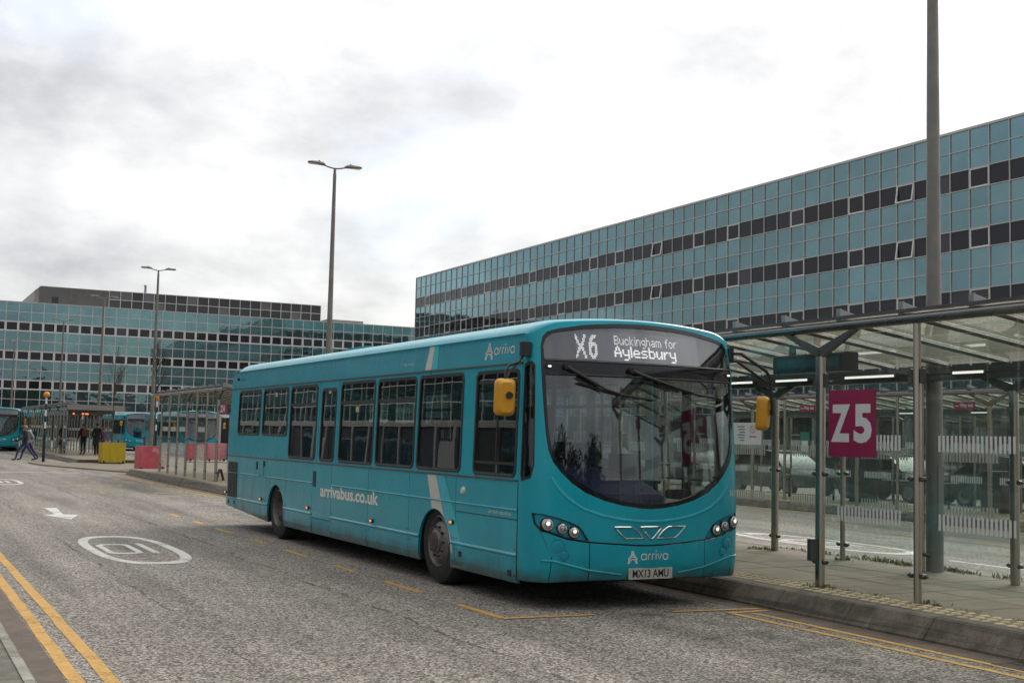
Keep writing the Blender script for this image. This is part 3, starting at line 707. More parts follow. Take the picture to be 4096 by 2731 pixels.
    decal('livery_stripe', [(2.80, 2.425), (2.62, 2.425), (2.57, 2.695), (2.70, 2.695)], 'cream')
    decal('livery_band', [(2.615, 2.425), (2.45, 2.425), (2.44, 2.695), (2.565, 2.695)], 'teal_band')
    # the diagonal stripe runs from the waist down over the arch into the skirt
    AA = [(FW + AR * 1.012 * math.cos(R(a)), .39 + AR * 1.012 * math.sin(R(a))) for a in range(0, 181, 6)]
    def on_arch(y): return .39 + math.sqrt(max(0, (AR * 1.012) ** 2 - (y - FW) ** 2))
    ys1 = [2.13 + (2.40 - 2.13) * i / 8 for i in range(9)]
    decal('livery_stripe', [(2.58, 1.222), (2.34, 1.222), (2.09, on_arch(2.09))] + [(y, on_arch(y)) for y in ys1] + [(2.43, on_arch(2.43))], 'cream')
    ys2 = [1.912, 1.93, 1.96, 2.0, 2.05]
    decal('livery_stripe', [(1.66, .245), (1.905, .245), (1.905, .42)] + [(y, on_arch(y)) for y in ys2[1:4]], 'cream')
    decal('livery_band', [(2.335, 1.222), (2.11, 1.222), (1.81, .80), (1.53, .30), (1.47, .245), (1.655, .245), (1.985, on_arch(1.995)), (2.085, on_arch(2.09) + .003)], 'teal_band')
    # ---- wheels
    def wheel(x, y, side, rear_):
        w = thing_part('wheel', B, (x, y, .478))
        mb = MB(); s = side
        mb.lathe([(.29, .0), (.30, s * .01), (.40, s * .012), (.455, s * -.012), (.476, s * -.05), (.478, s * -.14), (.476, s * -.23), (.45, s * -.27), (.29, s * -.27)], 36, 'x'); mb.build('tyre', 'tyre', w)
        mb = MB()
        if rear_: mb.lathe([(.29, 0), (.275, s * .012), (.262, s * -.03), (.25, s * -.13), (.20, s * -.16), (.12, s * -.165), (.11, s * -.10), (.06, s * -.09), (0, s * -.085)], 32, 'x')
        else: mb.lathe([(.29, 0), (.278, s * .012), (.265, s * -.02), (.25, s * -.06), (.205, s * .0), (.15, s * .02), (.135, s * .02), (.125, s * .05), (.10, s * .065), (0, s * .07)], 32, 'x')
        mb.build('rim', 'hub', w)
        mb = MB()
        for k in range(10):
            t = 2 * math.pi * k / 10; r_ = .168; h0 = s * (-.17 if rear_ else .0)
            mb.cyl((h0, r_ * math.cos(t), r_ * math.sin(t)), (h0 + s * .04, r_ * math.cos(t), r_ * math.sin(t)), .016, .014, 6)
        mb.build('wheel_nuts', 'hub_dark', w)
        if not rear_:
            mb = MB(); mb.lathe([(.125, s * .045), (.12, s * .052), (.1, s * .068), (0, s * .074)], 20, 'x'); mb.build('hub_cap', 'hub_dark', w)
    for y, rr in ((FW - .01, False), (RW, True)):
        wheel(-1.215, y, -1, rr); wheel(1.215, y, 1, rr)
        for s in (-1, 1):
            mb = MB(); A = [(s * 1.245, yy, zz) for yy, zz in arch(y)]; C_ = [(s * .75, yy, zz) for yy, zz in arch(y)]
            mb.grid([A, C_], sm=True); mb.add(C_, [tuple(range(len(C_)))]); mb.build('wheel_arch', 'rubber', B)
    # ---- underside, floor, chassis
    mb = MB(); mb.box((-1.15, .45, .30), (1.15, 11.4, .345)); mb.build('floor', 'interior_dark', B)
    mb = MB(); mb.box((-.7, 1.2, .20), (.7, 11.0, .30)); mb.box((-1.0, 3.2, .24), (1.0, 7.6, .30)); mb.box((-1.1, .1, .26), (1.1, .5, .30)); mb.build('chassis', 'rubber', B)
    # ---- front end
    fkw = dict(cu=UG, cv=ZG, smooth=True)
    outO = sym(HALF_OUT)
    topc = [(u, max(2.698, ztop(plan(u)[0]) - .03)) for u in reversed(us)]
    zs = .945
    # surround of the windscreen: from the lamp line up to the roof nose
    QL = [(1.30, 2.385), (1.295, 1.40), (1.34, 1.27), (1.47, 1.235), (1.488, 1.30), (1.488, 2.395), (1.42, 2.425), (1.34, 2.42)]
    fp_low = [(-UL, .28)]
    split = [(0, .620), (.16, .622), (.40, .638), (.70, .660), (.92, .695), (1.13, .762), (1.25, .80)]
    sp_r = [(u, z + .005) for u, z in split]; sp_l = [(-u, z) for u, z in reversed(sp_r)]
    lampR = [(.705, .672), (.758, .765), (.80, .812), (.90, .857), (1.03, .900), (1.18, .930), (1.33, .940)]
    edge = lampR + [(1.33, .79)]
    outer = [(-UL, .272), (-1.33, .272)] 
    # fascia: one sheet from split line to roof, holes for windscreen and quarter lights; lamp pockets cut from its lower edge
    rbot = [(.0, .625), (.16, .627), (.40, .643), (.69, .664)] + [(u, z) for u, z in lampR[1:]] + [(1.30, .832), (1.222, .772), (1.08, .525), (1.10, .27), (UL, .272)]
    outl = rbot + topc + [(-u, z) for u, z in reversed(rbot) if u > 0]
    panel('front_fascia', outl, [sym(HALF_OUT), QL, [(-u, z) for u, z in QL]], front, 'teal', B, .03, **fkw)
    # corner below the lamps belongs to the fascia; bumper between them
    bz = [(0, .613), (.16, .615), (.40, .631), (.685, .652)]
    bot = [(0, .292), (.35, .290), (.685, .286)]
    bo = bz + bot[::-1]; 
    panel('bumper', bz + [(.685, .286), (.35, .290)] + [(0, .292), (-.35, .290), (-.685, .286)] + [(-u, z) for u, z in reversed(bz) if u > 0], [], lambda a, b, d: front(a, b, d - .004), 'teal', B, .03, **fkw)
    for s in (-1, 1):
        cp = [(.695, .650), (.92, .683), (1.13, .750), (1.208, .762), (1.075, .515), (1.09, .272), (.695, .286)]
        panel('bumper_end', [(s * u, z) for u, z in cp], [], lambda a, b, d: front(a, b, d - .002), 'teal', B, .03, **fkw)
        lp = [(.712, .672), (.764, .764), (.805, .808), (.90, .851), (1.03, .893), (1.18, .923), (1.318, .931), (1.285, .836), (1.215, .778), (1.13, .766), (.92, .698)]
        hc = panel('headlamp_cluster', [(s * u, z) for u, z in lp], [], lambda a, b, d: front(a, b, d + .022), 'teal_dark', B, .01, **fkw)
        for (u, z, r, mt) in ((1.135, .833, .052, 'lens'), (.978, .796, .044, 'lens_dim'), (.857, .758, .047, 'lens')):
            c = Vector(front(s * u, z, .02)); o_ = Vector(front(s * u, z, -.05)); dr = (o_ - c).normalized(); dr = (dr + Vector((0, -1.2, 0))).normalized()
            mb = MB(); mb.cyl(c - dr * .03, c + dr * .022, r * 1.22, r * 1.18, 18); hb = mb.build('headlight', 'black_plastic', hc)
            mb = MB(); a_ = dr.orthogonal().normalized(); b_ = dr.cross(a_)
            rows = []
            for k, (rr_, hh) in enumerate(((r * 1.0, .024), (r * .93, .031), (r * .6, .039), (r * .2, .043), (.001, .044))):
                rows.append([c + dr * hh + (a_ * math.cos(t) + b_ * math.sin(t)) * rr_ for t in [2 * math.pi * j / 16 for j in range(17)]])
            mb.grid(rows); mb.build('lens', 'lens_dim', hb)
            if mt == 'lens':
                mb = MB(); cc = c + dr * .040 + (Vector((0, 0, 1)) * .2 * r)
                mb.add([cc + dr * .004 + (a_ * math.cos(t) + b_ * math.sin(t)) * r * .42 for t in [2 * math.pi * j / 12 for j in range(12)]], [tuple(range(12))]); mb.build('bulb', 'lamp_white', hb)
            mb = MB(); mb.tube([c + dr * .038 + (a_ * math.cos(t) + b_ * math.sin(t)) * r * .62 for t in [2 * math.pi * j / 18 for j in range(18)]], .004, 5, closed=True); mb.build('reflector_ring', 'hub_dark', hb)
            mb = MB(); mb.tube([c + dr * .024 + (a_ * math.cos(t) + b_ * math.sin(t)) * r * 1.03 for t in [2 * math.pi * j / 18 for j in range(18)]], .005, 5, closed=True); mb.build('bezel', 'chrome', hb)
        for u, z, r in ((1.02, .613, .072), (.956, .530, .050)):
            c = Vector(front(s * u, z, -.003)); dr = Vector((s * .25, -1, 0)).normalized(); a_ = dr.orthogonal().normalized(); b_ = dr.cross(a_)
            mb = MB(); rows = []
            for rr_, hh in ((r, .004), (r * .93, -.001), (r * .7, .0035), (r * .3, .0045), (.001, .0048)):
                rows.append([c + dr * hh + (a_ * math.cos(t) + b_ * math.sin(t)) * rr_ for t in [2 * math.pi * j / 18 for j in range(19)]])
            mb.grid(rows); mb.build('fog_lamp_blank', 'teal_dark', B)
        # lower lip and black joints
        mb = MB(); mb.tube([front(s * u, z, -.002) for u, z in ((1.20, .482), (1.06, .478), (.88, .432), (.70, .388), (.52, .362), (.34, .337))], .012, 6); mb.build('lip_moulding', 'teal', B)
        mb = MB(); mb.tube([front(s * u, z, .006) for u, z in ((.690, .66), (.690, .58), (.690, .45), (.690, .30))], .0075, 6); mb.tube([front(s * u, z, .006) for u, z in ((1.318, .937), (1.297, .832), (1.214, .768), (1.078, .52))], .007, 6); mb.tube([front(s * u, z, .010) for u, z in lampR], .009, 6); mb.build('panel_gap', 'rubber', B)
    mb = MB(); mb.tube([front(u, z, .004) for u, z in sp_l[:-1] + sp_r], .0085, 6); mb.build('panel_gap', 'rubber', B)
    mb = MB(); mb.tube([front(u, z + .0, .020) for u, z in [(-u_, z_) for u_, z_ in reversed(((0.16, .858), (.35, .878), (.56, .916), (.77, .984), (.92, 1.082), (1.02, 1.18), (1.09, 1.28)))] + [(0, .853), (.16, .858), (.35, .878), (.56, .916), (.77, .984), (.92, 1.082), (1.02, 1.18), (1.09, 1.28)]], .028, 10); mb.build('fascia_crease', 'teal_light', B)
    # windscreen unit
    scr = ring(B, 'windscreen_frame', sym(HALF_OUT), sym(HALF_GL), lambda a, b, d: front(a, b, d - .004), 'gloss_black', .03, **fkw) if False else None
    wf = panel('windscreen_frame', sym(HALF_OUT), [sym(HALF_GL), sym(HALF_DE)], lambda a, b, d: front(a, b, d + .002), 'gloss_black', B, .03, **fkw)
    panel('windscreen', [(u * 1.008, z if z < 2.2 else 2.292) for u, z in sym(HALF_GL)], [], lambda a, b, d: front(a, b, d + .010), 'screen_glass', wf, .006, **fkw)
    panel('destination_glass', [(u * 1.006, z + (.004 if z > 2.6 else -.006)) for u, z in sym(HALF_DE)], [], lambda a, b, d: front(a, b, d + .008), 'dest_glass', wf, .006, **fkw)
    for z in (2.296, 2.432):
        mb = MB(); mb.tube([front(u, z, .0) for u in [i * 1.165 / 10 for i in range(-10, 11)]], .009, 6); mb.build('screen_bead', 'black_plastic', wf)
    for s in (-1, 1):
        q = panel('quarter_light', [(s * u, z) for u, z in QL], [[(s * u, z) for u, z in ((1.318, 2.345), (1.313, 1.41), (1.352, 1.30), (1.455, 1.265), (1.470, 1.31), (1.470, 2.36), (1.41, 2.392), (1.348, 2.385))]], lambda a, b, d: front(a, b, d), 'rubber', B, .02, **fkw)
        panel('glass', [(s * u, z) for u, z in ((1.315, 2.35), (1.31, 1.40), (1.35, 1.29), (1.46, 1.26), (1.474, 1.30), (1.474, 2.365), (1.41, 2.395), (1.345, 2.39))], [], lambda a, b, d: front(a, b, d + .008), 'bus_glass', q, .005, **fkw)
        mb = MB(); c = Vector(front(s * 1.12, 2.372, -.004)); mb.rbox((c.x - .035, c.y - .012, c.z - .018), (c.x + .035, c.y + .02, c.z + .018), .012, 1); o_ = mb.build('marker_bezel', 'black_plastic', wf)
        mb = MB(); mb.rbox((c.x - .018, c.y - .018, c.z - .010), (c.x + .018, c.y - .010, c.z + .010), .008, 1); mb.build('marker_lamp', 'lamp_white', o_)
    # blind box behind the destination glass
    mb = MB(); mb.grid([[front(u, z, .07) for u in [i * 1.2 / 8 for i in range(-8, 9)]] for z in (2.43, 2.55, 2.68, 2.78)]); mb.build('blind_box', 'interior_dark', B)
    dsp = panel('display_screen', [(-.80, 2.452), (.74, 2.452), (.755, 2.745), (-.80, 2.765)], [], lambda a, b, d: front(a, b, d + .045), 'display_panel', B, .01, **fkw)
    dsp['own'] = 1
    def dots(nm, pts, fu, fz, r):
        mb = MB()
        for a, b in pts:
            u, z = fu(a, b), fz(a, b)
            mb.add([front(u + r * math.cos(t), z + r * math.sin(t), .040) for t in [math.pi * k / 3 for k in range(6)]], [tuple(range(6))])
        o = mb.build(nm, 'led', dsp, fix=False); return o
    p1, w1 = dot_text('Buckingham for'); dots('display_text', p1, lambda a, b: -.352 + a / w1 * .79, lambda a, b: 2.632 + b * .0135 + (a / w1) * -.004, .0056)
    p2, w2 = dot_text('Aylesbury'); p2 = [(2 * a, b) for a, b in p2] + [(2 * a + 1, b) for a, b in p2]
    dots('display_text', p2, lambda a, b: -.362 + a / (2 * w2) * .765, lambda a, b: 2.507 + b * .0165, .0078)
    pk = [(c_, 12 - r_) for r_, row in enumerate(BIGK) for c_, v in enumerate(row) if v == '1']
    p6 = [(c_ + 11, 12 - r_) for r_, row in enumerate(BIG6) for c_, v in enumerate(row) if v == '1']
    dots('display_text', pk + p6, lambda a, b: -.80 + a * .0135, lambda a, b: 2.478 + b * .0190, .0075)
    # wipers, parked high across the screen
    for pts in (((-.94, 2.375), (-.86, 2.33), (-.53, 2.165), (-.36, 2.12)), ((-.22, 2.36), (-.10, 2.32), (.37, 2.20), (.55, 2.165))):
        P_ = [front(u, z, -.035) for u, z in pts]
        mb = MB(); mb.cyl(front(*pts[0], .0), front(*pts[0], -.05), .035, .03, 12); mb.tube(P_, [.022, .02, .012, .009], 8)
        w_ = mb.build('wiper', 'black_plastic', B)
        u1, z1 = pts[-1]; s0 = (u1 - .47, z1 + .095); s1 = (u1 + .42, z1 - .05)
        mb = MB(); mb.tube([front(*s0, -.018), front(u1 - .1, z1 + .012, -.02), front(u1, z1 - .006, -.02), front(*s1, -.018)], .011, 6); mb.build('blade', 'rubber', w_)
        mb = MB(); mb.tube([front(pts[1][0] + .02, pts[1][1] - .06, -.02), front(pts[2][0] - .02, pts[2][1] - .035, -.025)], .008, 6); mb.build('link_arm', 'black_plastic', w_)
    # chrome winged outlines
    def fr(nm, pts):
        c = (sum(p[0] for p in pts) / len(pts), sum(p[1] for p in pts) / len(pts))
        mb = MB(); mb.tube([front(u, z, -.004) for u, z in pts], .0075, 6, closed=True); g = mb.build(nm, 'chrome', B)
        panel('recess', [(c[0] + (u - c[0]) * .96, c[1] + (z - c[1]) * .94) for u, z in pts], [], lambda a, b, d: front(a, b, d - .0015), 'teal_dark', g, .001, cu=UG)
    def loop(pts):
        out = []
        for (a, b), (c, d) in zip(pts, pts[1:] + pts[:1]):
            for k in range(4): out.append((a + (c - a) * k / 4, b + (d - b) * k / 4))
        return out
    fr('grille_wing', loop([(-.424, .805), (-.225, .803), (-.150, .755), (-.098, .692), (-.300, .694), (-.345, .725)]))
    fr('grille_wing', loop([(.418, .805), (.205, .803), (.140, .765), (.064, .692), (.285, .694), (.335, .725)]))
    fr('grille_badge', loop([(-.130, .804), (.126, .804), (.012, .690), (-.016, .690)]))
    # number plate, wordmark and fleet number
    np_ = MB(); np_.rbox((-.260, -.118, .290), (.260, -.106, .401), .008, 1); npo = np_.build('number_plate', 'plate_white', B)
    text_on('plate_text', 'MX13 AMU', lambda a, b: (-.215 + a * .43, -.1195, .306 + b * .079), 'plate_black', npo, .018)
    npo['own'] = 1
    Lw, ww = wordmark()
    o = strokes_on('wordmark', Lw, .19, lambda a, b: front(-.118 + a / ww * .318, .480 + b * .058, -.006), 'white_print', B); o['own'] = 1
    o = strokes_on('emblem', emblem(), .11, lambda a, b: front(-.272 + a * .108, .445 + b * .0785, -.006), 'white_print', B); o['own'] = 1
    o = text_on('fleet_number', '3877', lambda a, b: front(1.055 + a * .155, 1.105 + b * .058, -.002), 'white_print', B, .0); o['own'] = 1
    o = strokes_on('wordmark', Lw, .22, lambda a, b: off(1.000 - a / ww * .445, 2.522 + b * .066, -.003), 'white_print', B); o['own'] = 1
    o = strokes_on('emblem', emblem(), .12, lambda a, b: off(1.215 - a * .175, 2.472 + b * .112, -.003), 'white_print', B); o['own'] = 1
    o = text_on('web_address', 'arrivabus.co.uk', lambda a, b: off(6.345 - a * 2.255, .772 + b * .172, -.0030), 'cream_print', B, .034); o['own'] = 1
    o = text_on('small_print', 'a DB company', lambda a, b: off(3.50 - a * .36, 2.49 + b * .042, -.003), 'white_print', B, .0); o['own'] = 1
    o = text_on('small_print', 'BATTERY ISOLATOR', lambda a, b: off(.98 - a * .5, .885 + b * .028, -.003), 'cream_print', B, .0); o['own'] = 1
    # ---- mirrors
    mb = MB(); mb.rbox((-1.32, .22, 2.47), (-1.22, .31, 2.61), .02, 2); base = mb.build('mirror_mount', 'black_plastic', B)
    mb = MB(); mb.tube([(-1.29, .27, 2.48), (-1.33, .27, 2.41), (-1.46, .25, 2.37), (-1.505, .23, 2.31), (-1.505, .225, 2.20), (-1.49, .165, 2.07)], .0135, 8); mb.tube([(-1.32, .27, 2.43), (-1.44, .255, 2.31), (-1.50, .225, 2.22)], .011, 8); mb.build('mirror_arm', 'black_plastic', base)
    def head(c, w, d, h, tilt, par, px):
        mb = MB(); 
        rows = []
        for k, (sx, sz) in enumerate(((.62, .80), (.90, .95), (1, 1), (1, 1), (.97, .985))):
            y = (-.5 + k / 4) * d
            rows.append([(p[0] * sx, y, p[1] * sz) for p in (lambda r: r + r[:1])(rrect(-w / 2, w / 2, -h / 2, h / 2, .055, 4))])
        mb.grid(rows); mb.add(rows[0][:-1], [tuple(range(len(rows[0]) - 1))]); 
        o = mb.build('mirror_head', 'mirror_yellow', par); o.location = c; o.rotation_euler = (R(3), 0, tilt)
        mb = MB(); mb.prism([(p[0], d * .47, p[1]) for p in rrect(-w * .46, w * .46, -h * .46, h * .46, .05, 4)], [(p[0], d * .50, p[1]) for p in rrect(-w * .46, w * .46, -h * .46, h * .46, .05, 4)]); mb.build('mirror_glass', 'chrome', o)
        mb = MB(); mb.cyl((px, -d * .75, .02), (px, -d * .35, .02), .034, .034, 14); mb.build('mirror_clamp', 'black_plastic', o)
    head((-1.50, .23, 2.055), .205, .11, .365, R(-8), base, 0.02)
    mb = MB(); mb.rbox((1.19, .20, 2.52), (1.262, .30, 2.68), .02, 2); base2 = mb.build('mirror_mount', 'black_plastic', B)
    mb = MB(); mb.tube([(1.22, .23, 2.625), (1.34, .19, 2.625), (1.59, .07, 2.44), (1.63, .05, 2.37), (1.655, .04, 2.02), (1.66, .04, 1.96)], .018, 8); mb.tube([(1.22, .23, 2.545), (1.31, .21, 2.535), (1.62, .06, 2.30)], .016, 8); mb.build('mirror_arm', 'black_plastic', base2)
    head((1.585, .10, 1.985), .17, .11, .37, R(28), base2, .07)
    # ---- saloon and cab seen through the glass
    mb = MB(); mb.grid([[(x, y, z) for x, z in ((-1.14, 2.40), (-1.0, 2.62), (-.5, 2.68), (.5, 2.68), (1.0, 2.62), (1.14, 2.40))] for y in (.5, 11.3)]); mb.build('ceiling', 'interior_grey', B)
    for yy in (0,):
        mb = MB(); mb.grid([[front(u, z, .12) for u in [i * .1 for i in range(-11, 3)]] for z in (.95, 1.12)] + [[(front(u, 1.2, .2)[0], .25 + .1 * abs(u + .5), 1.30 - .10 * max(0, u + .4)) for u in [i * .1 for i in range(-11, 3)]], [(front(u, 1.2, .2)[0], .62, 1.40 - .16 * max(0, u + .4)) for u in [i * .1 for i in range(-11, 3)]], [(front(u, 1.2, .2)[0], .66, .9) for u in [i * .1 for i in range(-11, 3)]]])
        mb.build('dashboard', 'dash_blue', B)
        mb = MB(); mb.box((.16, .16, .5), (.34, .62, 1.10)); mb.box((-1.12, .10, .36), (.30, .30, .96)); mb.build('dash_console', 'dash_blue', B)
    mb = MB(); c = Vector((-.55, .62, 1.42)); ax = Vector((0, -.55, .83)).normalized(); a_ = ax.orthogonal().normalized(); b_ = ax.cross(a_)
    mb.tube([c + (a_ * math.cos(t) + b_ * math.sin(t)) * .23 for t in [2 * math.pi * j / 20 for j in range(20)]], .016, 6, closed=True); mb.tube([c, c - ax * .25], .03, 8); mb.tube([c - a_ * .22, c, c + a_ * .22], .014, 6)
    mb.build('steering_wheel', 'black_plastic', B)
    def seat(y, x, nm='seat', hgt=.75, zt=1.55, w=.43, mt='seat_blue'):
        me = seat_mesh(zt - hgt, w)
        inst(nm, me, B, (x, y, hgt))
    seat(1.05, -.60, 'driver_seat', .85, 1.85, .5)
    for y in (2.6, 3.4, 4.2, 5.0, 5.8, 6.6, 7.4, 8.3, 9.2):
        for x in (-.98, -.53, .53, .98): seat(y, x, 'seat', .72 if y < 7 else .95, 1.62 if y < 7 else 1.85)
    mb = MB(); mb.box((-.20, 1.02, .5), (-.17, 1.9, 1.30)); mb.build('cab_door', 'interior_dark', B)
    mb = MB(); mb.box((-.20, 1.55, 1.3), (-.18, 1.62, 2.5)); mb.box((-1.15, 1.6, .5), (-.18, 1.63, 2.0)); mb.build('cab_partition', 'interior_dark', B)
    mb = MB(); mb.rbox((.02, .50, 1.18), (.30, .78, 1.52), .05, 2); mb.build('ticket_machine', 'black_plastic', B)
    for x, y in ((.28, 1.0), (.55, 1.75), (-.25, 2.1), (.32, 3.0), (-.32, 3.8), (.32, 5.4), (-.32, 6.2)):
        mb = MB(); mb.cyl((x, y, .345), (x, y, 2.62), .017, n=8); mb.build('grab_pole', 'pole_blue', B)
    mb = MB(); mb.tube([(.35, .30, .98), (1.12, .30, .98)], .02, 8); mb.tube([(.95, .30, .98), (1.08, .42, .80)], .02, 8); mb.build('grab_rail', 'interior_grey', B)
    mb = MB(); mb.rbox((.45, .25, 1.06), (.75, .31, 1.16), .04, 1); mb.build('heater_box', 'black_plastic', B)
    return B
SEATM = {}
def seat_mesh(h, w):
    k = (round(h, 2), w)
    if k in SEATM: return SEATM[k]
    mb = MB(); mb.rbox((-w / 2, -.22, -.08), (w / 2, .24, .02), .05, 0); mb.prism([(-w / 2, .20, .0), (w / 2, .20, .0), (w / 2, .26, .0), (-w / 2, .26, .0)], [(-w / 2 * .85, .30, h), (w / 2 * .85, .30, h), (w / 2 * .85, .34, h), (-w / 2 * .85, .34, h)])
    mb.box((-.03, -.1, -.40), (.03, .1, -.08))
    SEATM[k] = mb.mesh('seat', 'seat_blue'); return SEATM[k]
def thing_part(name, parent, loc):
    o = bpy.data.objects.new(name, None); o.empty_display_size = .05; link(o, parent); o.location = loc; return o
# ------------------------------------------------------------------ ground
KX = 8.08            # foot of the stand kerb
PZ = 0.20            # platform height
def sheet(name, x0, x1, y0, y1, z, mt, parent=None, kind='structure'):
    mb = MB(); mb.add([(x0, y0, z), (x1, y0, z), (x1, y1, z), (x0, y1, z)], [(0, 1, 2, 3)])
    o = mb.build(name, mt, parent)
    if parent is None: o['kind'] = kind
    return o
road = sheet('road', -400, 500, -300, 700, 0.0, 'asphalt')
MZ = 0.004
def mark(name, pts, mt, z=MZ):
    mb = MB(); mb.add([(x, y, z) for x, y in pts], [tuple(range(len(pts)))]); return mb.build(name, mt, road)
def strip(name, x0, y0, x1, y1, w, mt, z=MZ):
    dx, dy = x1 - x0, y1 - y0; L = math.hypot(dx, dy); nx, ny = -dy / L * w / 2, dx / L * w / 2
    n = max(1, int(L / 0.35)); A = []; B_ = []
    for i in range(n + 1):
        t = i / n; j = random.uniform(-.006, .006); A.append((x0 + dx * t + nx + j, y0 + dy * t + ny)); B_.append((x0 + dx * t - nx + j, y0 + dy * t - ny))
    return mark(name, A + B_[::-1], mt, z)
# double yellow lines by the near-left kerb and in front of the stand
for x in (1.235, 1.445): strip('yellow_line', x, 5.5, x + .012, 40, .098, 'yellow_paint')
strip('yellow_line', 7.50, 9.98, 7.53, 3.5, .075, 'yellow_paint'); strip('yellow_line', 7.73, 9.86, 7.75, 3.5, .075, 'yellow_paint')
strip('yellow_line', 7.46, 9.93, 7.98, 9.97, .07, 'yellow_paint', MZ + .003)
# bay markings
for a, b in ((10.31, 11.3), (12.28, 13.32), (14.3, 15.12), (16.23, 17.28), (18.2, 19.15), (20.22, 21.3), (22.24, 23.07), (24.2, 25.1), (33.2, 34.0), (35.3, 36.1), (37.4, 38.2), (39.6, 40.4)):
    strip('bay_dash', 5.20, a, 5.20, b, .085, 'yellow_paint' if a < 26 else 'yellow_worn')
strip('bay_line', 5.18, 10.30, 6.14, 10.245, .075, 'yellow_paint', MZ + .003)
strip('bay_line', 6.98, 10.19, 7.98, 10.10, .075, 'yellow_worn', MZ + .003)
strip('bay_line', 5.20, 23.15, 7.9, 23.05, .07, 'yellow_worn'); strip('bay_line', 5.20, 33.1, 7.9, 33.0, .07, 'yellow_worn')
for x in (7.50, 7.74): strip('yellow_line', x, 31.0, x, 46.5, .08, 'yellow_worn')
for x, y in ((6.3, 37.2), (5.9, 39.6), (6.8, 41.0), (5.6, 36.0), (6.2, 43.3)): strip('bay_dash', x, y, x + .05, y + .9, .1, 'yellow_worn')
# speed roundels: long white ovals with a figure 10
def roundel(cx, cy, hx, hy, th, fig=True, rot=0):
    n = 56
    def ell(k, e=2.7):
        out = []
        for i in range(n):
            t = 2 * math.pi * i / n; c, s = math.cos(t), math.sin(t)
            out.append((math.copysign(abs(c) ** (2 / e), c) * (hx - k * th), math.copysign(abs(s) ** (2 / e), s) * (hy - k * th * 2.0)))
        return out
    A, B_ = ell(0), ell(1); mb = MB()
    vs = [(cx + x, cy + y, MZ) for x, y in A] + [(cx + x, cy + y, MZ) for x, y in B_]
    mb.add(vs, [(i, (i + 1) % n, n + (i + 1) % n, n + i) for i in range(n)])
    o = mb.build('speed_roundel', 'white_paint', road)
    if fig:
        def tr(x, y): return (cx + x, cy + y)
        g = .085
        mb = MB()
        P_ = [tr(-.33, y) for y in (-.72, .72)]
        mb.add([(*tr(x, y), MZ) for x, y in ((.17, -.75), (.26, -.75), (.26, .75), (.17, .75))], [(0, 1, 2, 3)])
        oa = [(x, y) for x, y in rrect(-.40, .06, -.75, .75, .2, 5)]; ia = [(x, y) for x, y in rrect(-.40 + g, .06 - g, -.75 + .16, .75 - .16, .12, 5)]
        k = len(oa); mb.add([(*tr(*p), MZ) for p in oa] + [(*tr(*p), MZ) for p in ia], [(i, (i + 1) % k, k + (i + 1) % k, k + i) for i in range(k)])
        mb.build('roundel_figure', 'white_paint', road)
roundel(3.20, 17.9, .60, 2.15, .13)
roundel(3.25, 40.1, .60, 2.1, .13)
mark('lane_arrow', [(3.08, 27.25), (3.32, 27.2), (3.20, 25.2), (3.46, 25.05), (3.16, 23.75), (2.82, 25.15), (3.06, 25.2)], 'white_paint')
roundel(14.35, 16.5, .62, 2.1, .14)
for a, b in ((3, 6), (7.5, 10.2), (12.0, 13.5), (18.2, 21.5), (25, 28), (31, 34), (37, 40)): strip('lane_line', 14.18, a, 14.18, b, .10, 'white_paint')
for x in (20.12, 20.36): strip('yellow_line', x, 8, x, 47, .085, 'yellow_worn')
for a in range(9, 46, 2): strip('bay_dash', 17.4, a, 17.4, a + .9, .085, 'yellow_worn')
strip('yellow_line', 11.95, 5, 11.95, 9.5, .03, 'yellow_worn')
strip('crossing_line', 1.5, 49.6, 6.6, 48.0, .25, 'white_paint'); strip('crossing_line', 12.4, 52, 19.5, 52, .2, 'white_paint'); strip('crossing_line', 12.4, 58, 19.5, 58, .2, 'white_paint')
# channel beside the kerbs
sheet('channel', .80, 1.175, 4, 60, .0025, 'channel', road); sheet('channel', 7.80, KX + .02, 2, 47.5, .0022, 'channel', road)
# foreground left: kerb top and verge
lk = thing_part('kerb_left', None, (0, 0, 0)); lk['kind'] = 'structure'
def kerb_mesh(w, h, L, batter, r=.02, mt='kerb_concrete'):
    mb = MB(); prof = [(0, -.15), (0, .02), (batter, h - r), (batter + r * .5, h - r * .3), (batter + r * 1.3, h), (w, h), (w, -.15)]
    mb.prism([(x, .004, z) for x, z in prof], [(x, L - .004, z) for x, z in prof]); return mb.mesh('kerb_stone', mt)
km = kerb_mesh(.075, .026, .915, .012, .008, 'kerb_pale')
for i in range(40): inst('kerb_stone', km, lk, (.985, 5.0 + i * .915 + .915, 0), (0, 0, R(180) + random.uniform(-.003, .003)))
verge = sheet('verge', -21, .93, -50, 60, .018, 'verge')

